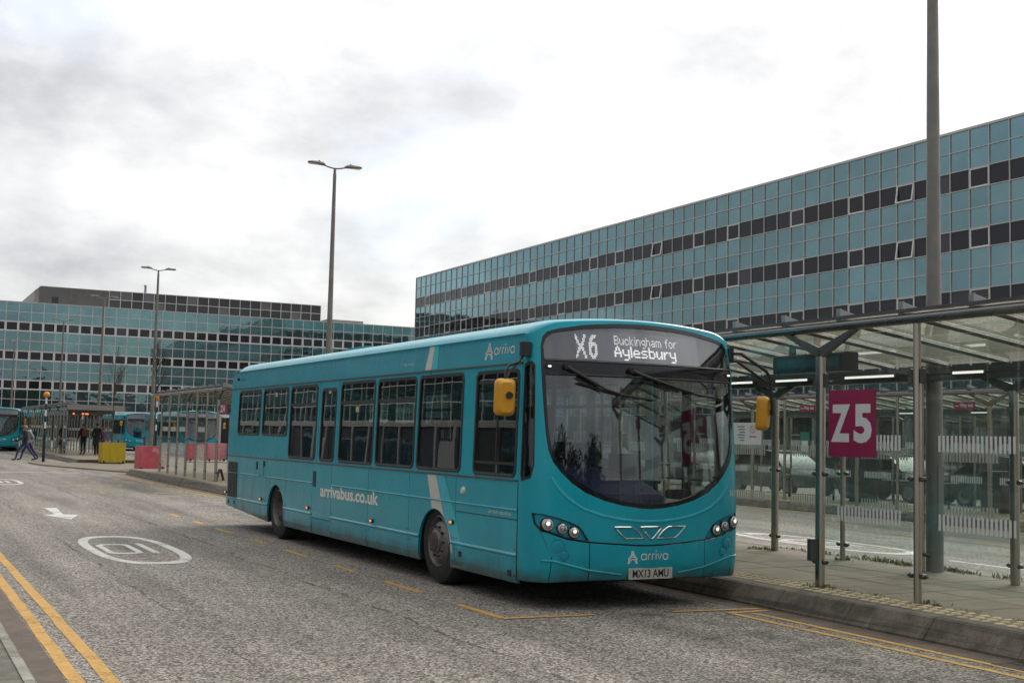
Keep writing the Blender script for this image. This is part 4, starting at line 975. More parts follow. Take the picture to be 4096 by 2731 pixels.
# ------------------------------------------------------------------ stand platforms (kerb stones, tactile strip, paving)
def slab_me(a, b, t=.05, mt='paving'):
    mb = MB(); g = .004; e = .006
    mb.prism([(g, g, -t), (a - g, g, -t), (a - g, b - g, -t), (g, b - g, -t)], [(g, g, -e), (a - g, g, -e), (a - g, b - g, -e), (g, b - g, -e)])
    mb.prism([(g, g, -e), (a - g, g, -e), (a - g, b - g, -e), (g, b - g, -e)], [(g + e, g + e, 0), (a - g - e, g + e, 0), (a - g - e, b - g - e, 0), (g + e, b - g - e, 0)]); return mb.mesh('slab', mt)
KERB = kerb_mesh(.30, PZ, 1.0, .115, .045)
KERB_B = kerb_mesh(.15, PZ, 1.0, .02, .02)
SLAB = slab_me(.70, .60)
def tactile():
    mb = MB(); mb.box((.003, .003, -.05), (.397, .397, 0.0), 0)
    for i in range(3):
        for j in range(3):
            cx = .066 + i * .133; cy = .066 + j * .133 + (.033 if i % 2 else -.03)
            a, b = .052, .048
            lo = [(cx - a, cy), (cx - a * .4, cy - b), (cx + a * .4, cy - b), (cx + a, cy), (cx + a * .4, cy + b), (cx - a * .4, cy + b)]
            mb.prism([(x, max(.004, min(.396, y)), 0) for x, y in lo], [(cx + (x - cx) * .78, max(.006, min(.394, cy + (y - cy) * .78)), .007) for x, y in lo], 1)
    return mb.mesh('tactile_slab', ['tactile_base', 'tactile_pad'])
TACT = tactile()
def platform(name, x0, y0, y1, depth, detail, back=True):
    p = thing_part(name, None, (0, 0, 0)); p['kind'] = 'structure'
    mb = MB(); mb.box((x0 + .2, y0 + .02, -.1), (x0 + depth - .05, y1 - .02, PZ - .045)); mb.build('bed', 'channel', p)
    n = int((y1 - y0) + .5)
    for i in range(n):
        inst('kerb_stone', KERB, p, (x0, y0 + i, 0), (0, 0, random.uniform(-.004, .004)))
        if back: inst('kerb_stone', KERB_B, p, (x0 + depth, y0 + i + 1, 0), (0, 0, R(180)))
    lo, hi = detail
    d0, d1 = x0 + .70, x0 + depth - .15
    y = y0 + .05
    if lo > y: 
        mb = MB(); mb.box((x0 + .30, y, PZ - .044), (d1, lo, PZ - .001)); mb.build('far_paving', 'paving', p)
    if hi < y1 - .1:
        mb = MB(); mb.box((x0 + .30, hi, PZ - .044), (d1, y1 - .05, PZ - .001)); mb.build('far_paving', 'paving', p)
    k = int((hi - lo) / .4)
    for i in range(k): inst('tactile_slab', TACT, p, (x0 + .30, lo + i * .4, PZ))
    nx = int((d1 - d0) / .70)
    sx = (d1 - d0) / (nx * .70)
    for j in range(int((hi - lo) / .6)):
        for i in range(nx):
            inst('slab', SLAB, p, (d0 + i * .70 * sx, lo + j * .6, PZ + random.uniform(-.002, .001)), (random.uniform(-.002, .002), random.uniform(-.002, .002), 0), (sx, 1, 1))
    return p
plat1 = platform('platform_stand', KX, -2.0, 47.4, 3.45, (4.0, 16.6))
plat2 = platform('platform_middle', 20.60, 2.0, 46.0, 3.45, (14.2, 26.2))
plat3 = platform('platform_far', 33.1, 2.0, 46.0, 3.45, (6.0, 6.1))
plat0 = platform('platform_beyond', KX, 60.4, 118.0, 3.45, (60.5, 60.6))
# raised crossing table between the two platforms
mb = MB(); mb.prism([(6.2, 56.6, -.05), (8.1, 49.2, -.05), (8.7, 47.45, -.05), (20.2, 47.45, -.05), (20.2, 60.3, -.05), (8.0, 60.3, -.05), (6.0, 60.3, -.05)], [(6.25, 56.65, .06), (8.16, 49.25, .06), (8.75, 47.45, .06), (20.15, 47.45, .06), (20.15, 60.3, .06), (8.0, 60.3, .06), (6.05, 60.3, .06)])
tag(mb.build('crossing_table', 'paving'), kind='structure')

# weeds along the back edge of the stand and by the posts
def weeds():
    mb = MB(); rnd = random.Random(3)
    def tuft(x, y, h, n):
        for _ in range(n):
            a = rnd.uniform(0, 6.28); l = h * rnd.uniform(.5, 1.2); w = .006 + .006 * rnd.random()
            dx, dy = math.cos(a), math.sin(a); bx, by = x + rnd.gauss(0, .05), y + rnd.gauss(0, .08); t = rnd.uniform(.2, .9) * l
            mb.add([(bx - dy * w, by + dx * w, PZ - .01), (bx + dy * w, by - dx * w, PZ - .01), (bx + dx * t * .5 + dy * w * .7, by + dy * t * .5 - dx * w * .7, PZ + l * .6), (bx + dx * t, by + dy * t, PZ + l * .8)], [(0, 1, 2), (0, 2, 3)])
    for i in range(46): tuft(11.45 + rnd.gauss(0, .05), rnd.choice((12.4, 12.0, 11.4, 13.3, 10.4)) + rnd.gauss(0, .35), rnd.uniform(.03, .075), 14)
    for x, y in ((8.66, 10.1), (8.74, 9.95), (8.80, 8.66), (11.0, 13.7), (11.05, 12.3), (10.9, 13.9), (8.74, 36.1)): tuft(x, y, .05, 34)
    for i in range(14): tuft(rnd.uniform(8.76, 8.84), rnd.uniform(7.0, 10.0), .02, 7)
    return mb
tag(weeds().build('weeds', 'weed', fix=False), 'low green weeds and grass along the back edge of the stand', 'weeds', kind='stuff')

# ------------------------------------------------------------------ curtain-wall buildings
def curtain_wall(b, org, along, inward, ncol, nrow, pw, rh, dark, frames_all, framed, near_key, vis, thin_mul, skip_col=()):
    """panes, mullions and transoms over a plane; along / inward are unit vectors, org the top start corner"""
    along, inward = Vector(along), Vector(inward); up = Vector((0, 0, 1))
    rotz = math.atan2(along.y, along.x)
    def quad(mt, w, h):
        mb = MB(); mb.box((-w / 2, -.012, -h / 2), (w / 2, .012, h / 2)); return mb.mesh('pane', mt)
    pt = quad('pane_teal', pw - .03, rh - .03); pd = quad('pane_dark', pw - .03, rh - .03)
    fr = MB(); fw_ = .11 if frames_all else .075; a, c = pw / 2 - .02, rh / 2 - .02
    for q in (((-a, -c), (a, -c + fw_)), ((-a, c - fw_), (a, c)), ((-a, -c + fw_), (-a + fw_, c - fw_)), ((a - fw_, -c + fw_), (a, c - fw_))):
        fr.box((q[0][0], -.06, q[0][1]), (q[1][0], .02, q[1][1]))
    frm = fr.mesh('window_frame', 'frame_white')
    cells = [(r, c_) for r in range(nrow) for c_ in range(ncol)]
    cells.sort(key=near_key)
    seen = [q for q in cells if vis(*q)][:300]; seen_s = set(seen)
    rest = {'pane_teal': MB(), 'pane_dark': MB()}
    rn = random.Random(5)
    for r, c_ in cells:
        ctr = Vector(org) + along * ((c_ + .5) * pw) - up * ((r + .5) * rh) + inward * .03
        dk = r in dark
        tilt = (rn.gauss(0, .0022), 0, rotz + rn.gauss(0, .0022))
        if (r, c_) in seen_s: inst('pane', pd if dk else pt, b, ctr, tilt)
        else:
            mtx = Matrix.Rotation(tilt[2], 4, 'Z') @ Matrix.Rotation(tilt[0], 4, 'X')
            h, w = rh / 2 - .015, pw / 2 - .015
            rest['pane_dark' if dk else 'pane_teal'].add([ctr + (mtx @ Vector((x, -.012, z))) for x, z in ((-w, -h), (w, -h), (w, h), (-w, h))], [(0, 1, 2, 3)])
        if dk and vis(r, c_) and (frames_all or c_ in framed):
            o = inst('window_frame', frm, b, ctr, (0, 0, rotz))
            if not frames_all and c_ in (54, 35) and r in (2, 5):
                o.rotation_euler = (R(-9), 0, rotz); o.location = ctr - inward * .09
    for k, mb in rest.items():
        if mb.v: mb.build('pane_field', k, b, fix=False)['kind'] = 'stuff'
    mu = MB(); w = thin_mul; mu.box((-w / 2, -.05, -nrow * rh), (w / 2, .03, 0)); mum = mu.mesh('mullion', 'mullion')
    for c_ in range(ncol + 1):
        inst('mullion', mum, b, Vector(org) + along * (c_ * pw), (0, 0, rotz))
    L = ncol * pw; tr = MB(); tr.box((0, -.047, -w / 2), (L, .027, w / 2)); trm = tr.mesh('transom', 'mullion')
    for r in range(nrow + 1): inst('transom', trm, b, Vector(org) - up * (r * rh), (0, 0, rotz))

RB = thing('glass_office_building', 'long teal glass curtain wall office block rising behind the right-hand shelter', 'building', (58, 95, 0))
def child_world(o, par): o.location = Vector(o.location) - par.location
RX, RY, RH, RP = 58.0, 141.0, 1.2226, 1.508
rb0 = Vector((58, 95, 0))
curtain_wall(RB, Vector((RX, RY, 20.98)) - rb0, (0, -1, 0), (1, 0, 0), 74, 14, RP, RH, {2, 5, 8, 11}, False, {58, 54, 51, 47, 42, 39, 35, 31, 28, 24, 20, 17, 13, 9, 6, 2, 62, 66, 70},
             lambda q: (RY - q[1] * RP) ** 2 + (q[0] * 3.0) ** 2, lambda r, c_: c_ < 62, .055)
mb = MB(); mb.box((.06, -65.6, 3.86), (22, 45.95, 20.9)); mb.build('core', 'core_dark', RB)
mb = MB(); mb.box((-.06, -65.6, 20.985), (22, 46.06, 21.12)); mb.build('parapet', 'mullion', RB)
mb = MB()
mb.box((2.2, -65.6, 0), (22, 45.9, 3.85)); mb.build('ground_floor', 'core_dark', RB)
for i in range(38):
    mb = MB(); mb.cyl((.5, 45 - i * 3.0, 0), (.5, 45 - i * 3.0, 3.86), .22, n=14); mb.build('column', 'cladding_grey', RB)
    if i % 2 == 0:
        mb = MB(); y = 44 - i * 3.0; mb.box((2.1, y - .06, 0), (2.19, y + .06, 3.8)); mb.box((2.1, y - 1.5, 2.3), (2.19, y - .07, 2.4)); mb.build('shopfront_frame', 'frame_white', RB)
curtain_wall(RB, Vector((80.0, 141.06, 20.98)) - rb0, (-1, 0, 0), (0, -1, 0), 15, 14, 22.0 / 15, RH, {2, 5, 8, 11}, True, set(), lambda q: q[1], lambda r, c_: False, .05)
LB = thing('glass_office_block', 'teal glass office block with rooftop plant storey closing the view on the left', 'building', (30, 169, 0))
LP, LR = 1.503, 1.238
lb0 = Vector((30, 169, 0)); LX0 = -75.0
LX0 = 13.36 - 59 * LP
curtain_wall(LB, Vector((LX0, 169, 17.52)) - lb0, (1, 0, 0), (0, 1, 0), 104, 11, LP, LR, {2, 5, 8}, True, set(),
             lambda q: abs(q[1] - 76) + q[0] * .2, lambda r, c_: 57 < c_ < 92, .09)
mb = MB(); mb.box((LX0 - 30 + .1, .06, 0.0), (LX0 - 30 + 104 * LP, 20, 17.45)); mb.build('core', 'core_dark', LB)
mb = MB(); mb.box((LX0 - 30, -.06, 17.525), (LX0 - 30 + 104 * LP, 20, 17.60)); mb.build('parapet', 'mullion', LB)
mb = MB(); mb.box((LX0 - 30, -.05, 3.5), (LX0 - 30 + 104 * LP, .05, 3.88)); mb.build('fascia_strip', 'frame_white', LB)
for i in range(26):
    mb = MB(); x = 8 - 30 + i * 3; mb.box((x, -.08, 0), (x + .35, .05, 3.5)); mb.build('pier', 'mullion', LB)
# rooftop plant: ribbed cladding on the left, dark glazing on the right
mb = MB(); mb.add([(16.7, 170.4, 17.6), (16.75, 170.4, 19.3), (17.5, 170.4, 19.95), (26.0, 170.4, 19.95), (26, 170.4, 17.6)], [(0, 1, 2, 3, 4)])
mb.box((17.5, 170.45, 17.6), (55.4, 186, 19.93)); mb.prism([(16.7, 170.41, 17.6), (16.75, 170.41, 19.3), (17.5, 170.41, 19.95), (17.5, 170.41, 17.6)], [(16.7, 186, 17.6), (16.75, 186, 19.3), (17.5, 186, 19.95), (17.5, 186, 17.6)])
mb.v = [(x - 30, y - 169, z) for x, y, z in mb.v]; mb.build('plant_storey', 'cladding_grey', LB)
for i in range(26):
    z = 17.66 + i * .088; mb = MB(); mb.prism([(17.3 - 30, 1.40, z), (17.3 - 30, 1.34, z + .02), (17.3 - 30, 1.34, z + .045), (17.3 - 30, 1.40, z + .06)], [(26.0 - 30, 1.40, z), (26.0 - 30, 1.34, z + .02), (26.0 - 30, 1.34, z + .045), (26.0 - 30, 1.40, z + .06)]); mb.build('cladding_rib', 'cladding_grey', LB)
pm = MB(); pm.box((0, 0, 0), (1.36, .03, 1.10)); pm = pm.mesh('plant_pane', 'pane_plant')
for i in range(20):
    for j in range(2): inst('plant_pane', pm, LB, (26.1 + i * 1.465 - 30 + .05, 1.36, 17.64 + j * 1.16))
for i in range(21):
    mb = MB(); x = 26.08 + i * 1.465 - 30; mb.box((x - .03, 1.28, 17.6), (x + .03, 1.40, 19.98)); mb.build('mullion', 'frame_white', LB)
for z in (17.62, 18.77, 19.95):
    mb = MB(); mb.box((26.05 - 30, 1.29, z - .03), (55.4 - 30, 1.41, z + .03)); mb.build('transom', 'frame_white', LB)
mb = MB(); mb.box((18.9 - 30, 1.30, 17.8), (19.7 - 30, 1.42, 18.6)); mb.build('louvre_hatch', 'pane_dark', LB)
mb = MB(); mb.cyl((31.2 - 30, 4, 19.9), (31.2 - 30, 4, 21.2), .16, n=12); mb.cyl((31.2 - 30, 4, 21.2), (31.2 - 30, 4, 21.35), .26, .2, n=12); mb.build('flue', 'galv', LB)
mb = MB(); mb.box((57 - 30, 3, 17.5), (62.5 - 30, 9, 18.25)); mb.build('roof_plant', 'cladding_grey', LB)

# the street's left side and the far end of the square behind the viewer, present in every reflection
SB = thing('glass_office_range', 'teal glass office range seen only mirrored in the bus side windows', 'building', (-22, 80, 0))
curtain_wall(SB, Vector((-22, 34, 17.5)) - Vector((-22, 80, 0)), (0, 1, 0), (-1, 0, 0), 85, 11, LP, LR, {2, 5, 8}, True, set(), lambda q: q[1], lambda r, c_: False, .06)
mb = MB(); mb.box((-18, -46, 0), (-.06, 81.7, 17.45)); mb.build('core', 'core_dark', SB)
mb = MB(); mb.box((-18, -46, 17.5), (.06, 81.7, 17.65)); mb.build('parapet', 'mullion', SB)
for i in range(42):
    mb = MB(); y = -45.5 + i * 3; mb.box((-.05, y, 0), (.12, y + .30, 3.5)); mb.build('pier', 'cladding_grey', SB)
    if i % 3 != 1:
        mb = MB(); mb.box((-.05, y + .4, .7), (.0, y + 2.8, 3.2 if i % 2 else 2.6)); mb.build('added_shop_window', 'pane_teal' if i % 4 else 'cladding_grey', SB)  # unseen shopfront panes, added to lighten what the bus windows mirror
mb = MB(); mb.box((-.06, -46, 3.5), (.08, 81.7, 3.88)); mb.build('fascia_strip', 'cladding_grey', SB)
ST = thing('station_building', 'long dark station building far behind the viewer, seen only mirrored in glass', 'building', (80, -140, 0))
mb = MB(); mb.box((-110, -12, 0), (120, 0, 13)); mb.build('wall', 'brick_dark', ST)
for i in range(36):
    mb = MB(); x = -105 + i * 6; mb.box((x, -.02, 4.5), (x + 3.6, .05, 7.2)); mb.box((x, -.02, 8.6), (x + 3.6, .05, 11.2)); mb.build('window', 'pane_dark', ST)
mb = MB(); mb.box((-111, -13, 13), (121, .4, 13.5)); mb.build('parapet', 'mullion', ST)
# ------------------------------------------------------------------ bus shelters
POSTB = MB(); POSTB.rbox((-.038, -.055, 0), (.038, .055, 2.38), .035, 2, seg=5); POSTB = POSTB.mesh('post', 'steel')
POSTB2 = MB(); POSTB2.rbox((-.038, -.055, 0), (.038, .055, 2.10), .035, 2, seg=5); POSTB2 = POSTB2.mesh('post', 'steel')
POSTS = MB(); POSTS.cyl((0, 0, 0), (0, 0, 2.63), .038, n=14); POSTS = POSTS.mesh('slim_post', 'steel')
POSTS2 = MB(); POSTS2.cyl((0, 0, 0), (0, 0, 2.30), .034, n=14); POSTS2 = POSTS2.mesh('slim_post', 'steel')
def vbr(h, a=.58):
    mb = MB()
    for s in (-1, 1):
        P = [(0, -.02 * s, -.12), (0, .06 * s, -.02), (0, a * s, h), (0, (a - .10) * s, h), (0, -.005 * s, .07)]
        mb.prism([(-.025, y, z) for _, y, z in P], [(.025, y, z) for _, y, z in P])
    return mb.mesh('v_bracket', 'steel_dark')
VB1, VB2 = vbr(.24), vbr(.20)
CL1 = MB(); CL1.cyl((-.018, 0, 0), (.02, 0, 0), .026, .026, 12); CL1.cyl((-.03, 0, 0), (-.018, 0, 0), .018, .026, 12); CL1.cyl((0, -.05, 0), (0, .05, 0), .010, n=8); CL1 = CL1.mesh('glass_clamp', 'steel_dark')
CL2 = MB(); CL2.rbox((-.016, -.022, -.075), (.016, .022, .075), .02, 0); CL2 = CL2.mesh('clamp_plate', 'steel_dark')
FIN = MB(); FIN.prism([(0, -.008, 0), (.55, -.008, -.06), (.55, -.008, -.02), (0, -.008, .10)], [(0, .008, 0), (.55, .008, -.06), (.55, .008, -.02), (0, .008, .10)]); FIN.box((-.01, -.03, -.03), (.012, .03, .10)); FIN = FIN.mesh('rafter_fin', 'galv')
def bars(L, h, pitch=.05, w=.026):
    mb = MB(); n = int(L / pitch)
    for i in range(n): mb.box((-.0075, i * pitch, 0), (-.0055, i * pitch + w, h))
    return mb.mesh('stripe_band', 'sign_white')
SB_F, SB_B = bars(.92, .15, .05, .025), bars(.86, .145, .048, .024)
def pane_mesh(L, h, t=.010, mt='shelter_glass'):
    mb = MB(); mb.box((-t / 2, 0, 0), (t / 2, L, h)); return mb.mesh('glass_pane', mt)
def shelter(label, x0, y0, mods, open_front=(), group=None, led=True, name='bus_shelter', fine=True, yb=3.60, over=.6, bare=(), roof='roof_glass'):
    """long glazed shelter: front beam on V-bracket posts, mono-pitch glass roof falling to a rear gutter; y0 = first front V post"""
    S = thing(name, label, 'bus shelter', (x0, y0, PZ), 0, group)
    P = 1.353; n = mods * 3; Ltot = n * P
    for i in range(n + 1):
        y = i * P
        if i % 3 == 0:
            inst('post', POSTB, S, (0, y, 0)); inst('v_bracket', VB1, S, (0, y, 2.40))
        elif i in bare: continue
        else: inst('slim_post', POSTS, S, (0, y, 0))
        if fine:
            for z in (.26, 1.16):
                for s in (-1, 1): inst('glass_clamp', CL1, S, (0, y + s * .075, z))
            for s in (-1, 1): inst('clamp_plate', CL2, S, (0, y + s * .075, 2.13))
    gl = pane_mesh(P - .16, 1.93); gu = pane_mesh(P - .16, .44); gb = pane_mesh(P - .16, 1.80)
    for i in range(n):
        y = i * P + .08
        if i not in open_front:
            g = inst('glass_pane', gl, S, (0, y, .20))
            for z in (.50, 1.22): inst('stripe_band', SB_F, g, (0, .13, z - .0))
        inst('upper_pane', gu, S, (0, y, 2.145))
    # rear row stands 2.32 m behind, its V posts offset along the stand
    o = yb - 3 * P
    for i in range(n + 1):
        y = i * P + o
        if y > Ltot + .2 or y < -.9: continue
        if i % 3 == 0: inst('post', POSTB2, S, (2.32, y, 0)); inst('v_bracket', VB2, S, (2.32, y, 2.10))
        else: inst('slim_post', POSTS2, S, (2.32, y, 0))
        if fine:
            for z in (.20, 1.10):
                for s in (-1, 1): inst('glass_clamp', CL1, S, (2.32, y + s * .07, z))
        if y + P <= Ltot + .3:
            g = inst('rear_pane', gb, S, (2.32, y + .08, .22))
            for z in (.44, 1.08): inst('stripe_band', SB_B, g, (0, .14, z))
    mb = MB(); mb.cyl((0, -.6, 2.685), (0, Ltot + over, 2.685), .055, n=16); mb.build('front_beam', 'steel_beam', S)
    mb = MB(); mb.box((2.25, -.5, 2.24), (2.39, Ltot + .5, 2.40)); mb.build('gutter_beam', 'steel_dark', S)
    k = int((Ltot + .6 + over) / .87)
    rp = MB(); rp.prism([(-.03, .012, 2.752), (2.45, .012, 2.435), (2.45, .012, 2.447), (-.03, .012, 2.764)], [(-.03, .858, 2.752), (2.45, .858, 2.435), (2.45, .858, 2.447), (-.03, .858, 2.764)]); rp = rp.mesh('roof_pane', roof)
    rf = MB(); rf.tube([(.05, 0, 2.712), (2.40, 0, 2.412)], .022, 8); rf = rf.mesh('rafter', 'steel_dark')
    for i in range(k):
        y = -.6 + i * .87
        inst('roof_pane', rp, S, (0, y, 0)); inst('rafter', rf, S, (0, y, 0)); inst('rafter_fin', FIN, S, (-.03, y, 2.755))
    mb = MB(); mb.box((-.062, -.6, 2.743), (-.032, -.6 + k * .87, 2.775)); mb.build('eaves_trim', 'trim_grey', S)
    mb = MB(); mb.box((.20, -.6, 2.73), (.23, -.6 + k * .87, 2.745)); mb.build('purlin', 'steel_dark', S)
    if led:
        for a, b in led:
            mb = MB(); mb.box((2.19, a, 2.295), (2.245, b, 2.335)); h = mb.build('strip_light', 'steel_dark', S)
            mb = MB(); mb.box((2.180, a + .02, 2.302), (2.189, b - .02, 2.330)); mb.build('light_tube', 'lamp_white', h)
    return S
Y5 = 10.05 - 3 * 1.353 * 1
S5 = shelter('long glass and steel shelter at stand Z5 on the right with rafters overhead', 8.72, Y5, 4, open_front=(3, 4, 5), bare=(4, 5), led=[(a - Y5, b - Y5) for a, b in ((9.87, 10.35), (11.24, 12.13), (12.82, 13.5), (13.98, 14.57), (8.6, 9.1))], yb=9.59 - Y5)
S4 = shelter('glass shelter with steel posts on the stand behind the bus, left of its tail', 8.72, 36.04, 2, open_front=(0, 2), led=None, yb=3.7, over=2.0)
S3 = shelter('distant shelter at the left with waiting people under its flat fascia', 8.90, 70.4, 6, open_front=(1, 2, 4, 7), led=None, fine=False, yb=3.7)
S6 = shelter('middle shelter across the second lane with way out signs', 21.20, 15.0, 4, led=[(3, 3.6), (6, 6.6), (8.4, 9.0)], yb=3.9, fine=False)
S7 = shelter('farthest shelter row on the third platform seen through the glass', 33.70, 14.0, 5, led=None, yb=3.9, fine=False, roof='roof_glass_far')
mb = MB(); mb.box((8.75, 70.0 - .55, 2.62), (11.75, 70.0 - .50, 2.90)); mb.v = [(x - 8.90, y - 70.4, z - PZ) for x, y, z in mb.v]; mb.build('end_fascia', 'cladding_grey', S3)
mb = MB()
for i, (x, w) in enumerate(((9.15, .10), (9.62, .12), (9.80, .16))): mb.box((x - 8.9, -.2, 2.18), (x - 8.9 + w, -.17, 2.26))
mb.build('indicator_text', 'amber', S3)
for Sx, ys in ((S6, (2.2, 6.4, 10.4)), (S7, (2.5, 7.0, 11.5, 15.5))):
    for y in ys:
        mb = MB(); mb.box((1.45, y, .60), (1.62, y + 2.4, .63)); mb.box((1.60, y, .76), (1.64, y + 2.4, .80)); mb.build('perch_seat', 'galv', Sx)
        for q in (.3, 2.1):
            mb = MB(); mb.tube([(1.55, y + q, -.0), (1.55, y + q, .45), (1.62, y + q, .82)], .035, 6); mb.build('perch_support', 'rubber', Sx)
for y, h in ((1.6, 1.5), (5.2, .95), (9.6, 1.7)):
    mb = MB(); mb.rbox((1.7, y, 0), (2.1, y + .7, h), .05, 2); mb.build('litter_bin' if h < 1 else 'poster_panel', 'black_plastic', S6)
# fittings on the Z5 shelter
mb = MB(); mb.rbox((-.06, -.035, 0), (.06, .035, .22), .01, 2); o = mb.build('control_box', 'steel_dark', S5); o.location = (-.07, 10.05 - Y5 + .02, .27)

def sign(name, label, cat, x, y0, y1, z0, z1, mt, text, tmt, box, offs=.01, face=-1):
    s = thing(name, label, cat, (x, (y0 + y1) / 2, z0))
    mb = MB(); mb.box((-.012, -(y1 - y0) / 2, 0), (.012, (y1 - y0) / 2, z1 - z0)); mb.build('board', mt, s)
    if text:
        a0, a1, b0, b1 = box; w = y1 - y0; h = z1 - z0
        for t_, (p0, p1, q0, q1), of in text:
            text_on('lettering', t_, lambda a, b: (-.0145, w / 2 - (p0 + a * (p1 - p0)) * w, (q0 + b * (q1 - q0)) * h), tmt, s, of)
    return s
sg = sign('stand_sign', 'magenta sign with large white Z5 hung on the shelter glass', 'sign', 8.70, 9.23, 9.89, 1.545, 2.22, 'magenta', [('Z', (.06, .485, .22, .785), .045), ('5', (.56, .95, .21, .785), .045)], 'sign_white', (0, 1, 0, 1))
sign('stand_sign', 'small magenta sign lettered Z4 by the tail of the bus', 'sign', 8.70, 34.95, 35.75, 2.16, 2.44, 'magenta', [('Z4', (.12, .80, .15, .85), .04)], 'sign_white', (0, 1, 0, 1))
for y, lab in ((24.60, 'magenta Way out sign beside the big Z5 sign, left of it'), (19.43, 'magenta Way out sign nearer the right edge of the picture')):
    s = sign('way_out_sign', lab, 'sign', 21.16, y, y + .58, 2.50, 2.67, 'magenta', [('Way out', (.30, .95, .18, .84), .03)], 'sign_white', (0, 1, 0, 1))
    mb = MB(); mb.box((-.015, .58 / 2 - .14, .075), (-.0125, .58 / 2 - .04, .095)); mb.build('arrow', 'sign_white', s)
nb = sign('notice_board', 'pale notice board with no smoking panel behind the right mirror', 'notice board', 21.14, 26.72, 27.95, 1.62, 2.22, 'sign_white', None, None, None)
for i in range(6):
    mb = MB(); mb.box((-.0145, .10, .48 - i * .075), (-.0125, .42 - .05 * (i % 3), .505 - i * .075)); mb.build('text_line', 'trim_grey', nb)
mb = MB(); mb.lathe([(.105, -.016), (.085, -.016)], 20, 'x', (0, -.25, .42)); 
mb.prism([(-.0165, -.31, .355), (-.0165, -.30, .345), (-.0165, -.19, .485), (-.0165, -.20, .495)], [(-.014, -.31, .355), (-.014, -.30, .345), (-.014, -.19, .485), (-.014, -.20, .495)]); mb.build('no_smoking_ring', 'planter_red', nb)
mb = MB(); mb.box((-.0145, -.42, .20), (-.0125, -.10, .24)); mb.build('text_line', 'planter_red', nb)
gp = sign('poster', 'green poster on the middle shelter just left of the Z5 post', 'poster', 21.14, 24.78, 25.2, 1.36, 1.95, 'poster_green', None, None, None) if False else None
mat('poster_green', (0.02, 0.16, 0.12), 0.5)
gp = sign('poster', 'green poster on the middle shelter just left of the Z5 post', 'poster', 21.14, 24.78, 25.12, 1.40, 1.98, 'poster_green', None, None, None)
mb = MB(); mb.box((-.0145, -.12, .08), (-.0125, .12, .36)); mb.build('text_panel', 'sign_white', gp)
dd = thing('departure_display', 'black departure display box hanging under the Z5 shelter roof', 'display', (9.75, 11.35, 2.50))
mb = MB(); mb.rbox((-.11, -.62, 0), (.11, .62, .22), .02, 1); mb.build('case', 'black_plastic', dd)
mb = MB(); mb.box((-.03, -.06, .22), (.03, .0, .40)); mb.box((-.03, .36, .22), (.03, .42, .40)); mb.build('hanger', 'steel_dark', dd)
mb = MB(); mb.box((-.1135, -.56, .03), (-.1115, .56, .19)); mb.build('screen', 'gloss_black', dd)

# ------------------------------------------------------------------ lamp columns
def lamp_column(label, x, y, h=9.1):
    L = thing('lamp_column', label, 'lamp post', (x, y, .19 if y < 47.4 or 60.4 < y < 118 else .05), 0, 'lamp columns down the middle of the stands')
    mb = MB(); mb.cyl((0, 0, 0), (0, 0, 1.6), .104, .102, 20); mb.cyl((0, 0, 1.6), (0, 0, h - .2), .098, .048, 20); mb.build('column', 'column_grey', L)
    mb = MB(); mb.box((-.045, -.108, .55), (.045, -.095, 1.25)); mb.build('access_door', 'column_grey', L)
    mb = MB(); mb.tube([(-.34, 0, h + .02), (-.15, 0, h - .03), (0, 0, h - .05), (.15, 0, h - .03), (.34, 0, h + .02)], .022, 8); mb.cyl((0, 0, h - .26), (0, 0, h - .03), .040, .038, 12); mb.build('bracket_arm', 'column_grey', L)
    for s in (-1, 1):
        mb = MB(); prof = [(.30, .0, .055), (.36, .035, .075), (.50, .04, .085), (.72, .02, .085), (.80, .0, .06)]
        rows = [[(s * a, wy * w, h + .04 + (a - .3) * .06 + zz) for wy, zz in ((-1, 0), (-.7, t), (.7, t), (1, 0), (.8, -.035), (-.8, -.035), (-1, 0))] for a, t, w in [(p[0], p[1] + .012, p[2]) for p in prof]]
        mb.grid(rows); mb.add(rows[0][:-1], [tuple(range(6))]); mb.add(rows[-1][:-1], [tuple(range(6))])
        hd = mb.build('lamp_head', 'column_grey', L)
        mb = MB(); mb.cyl((s * .47, 0, h + .06), (s * .47, 0, h + .135), .028, .024, 10); mb.build('photocell', 'column_grey', hd)
        mb = MB(); mb.box((s * .63 - .13, -.06, h + .012), (s * .63 + .13, .06, h + .030)); mb.build('lens_panel', 'lens_dim', hd)
    return L
lamp_column('tall grey lamp column rising through the Z5 shelter at the right', 11.2, 10.9, 10.2)
lamp_column('tall twin-headed lamp column standing behind the bus roof', 11.2, 33.6)
lamp_column('twin-headed lamp column beside the red planter', 11.2, 59.0)
lamp_column('twin-headed lamp column second beyond the red planter, above the far shelter', 11.2, 75.0)
lamp_column('twin-headed lamp column third beyond the red planter, right of the orange beacon', 11.2, 93.0)
lamp_column('faintest and farthest lamp column at the left edge', 10.4, 121.0, 9.4)

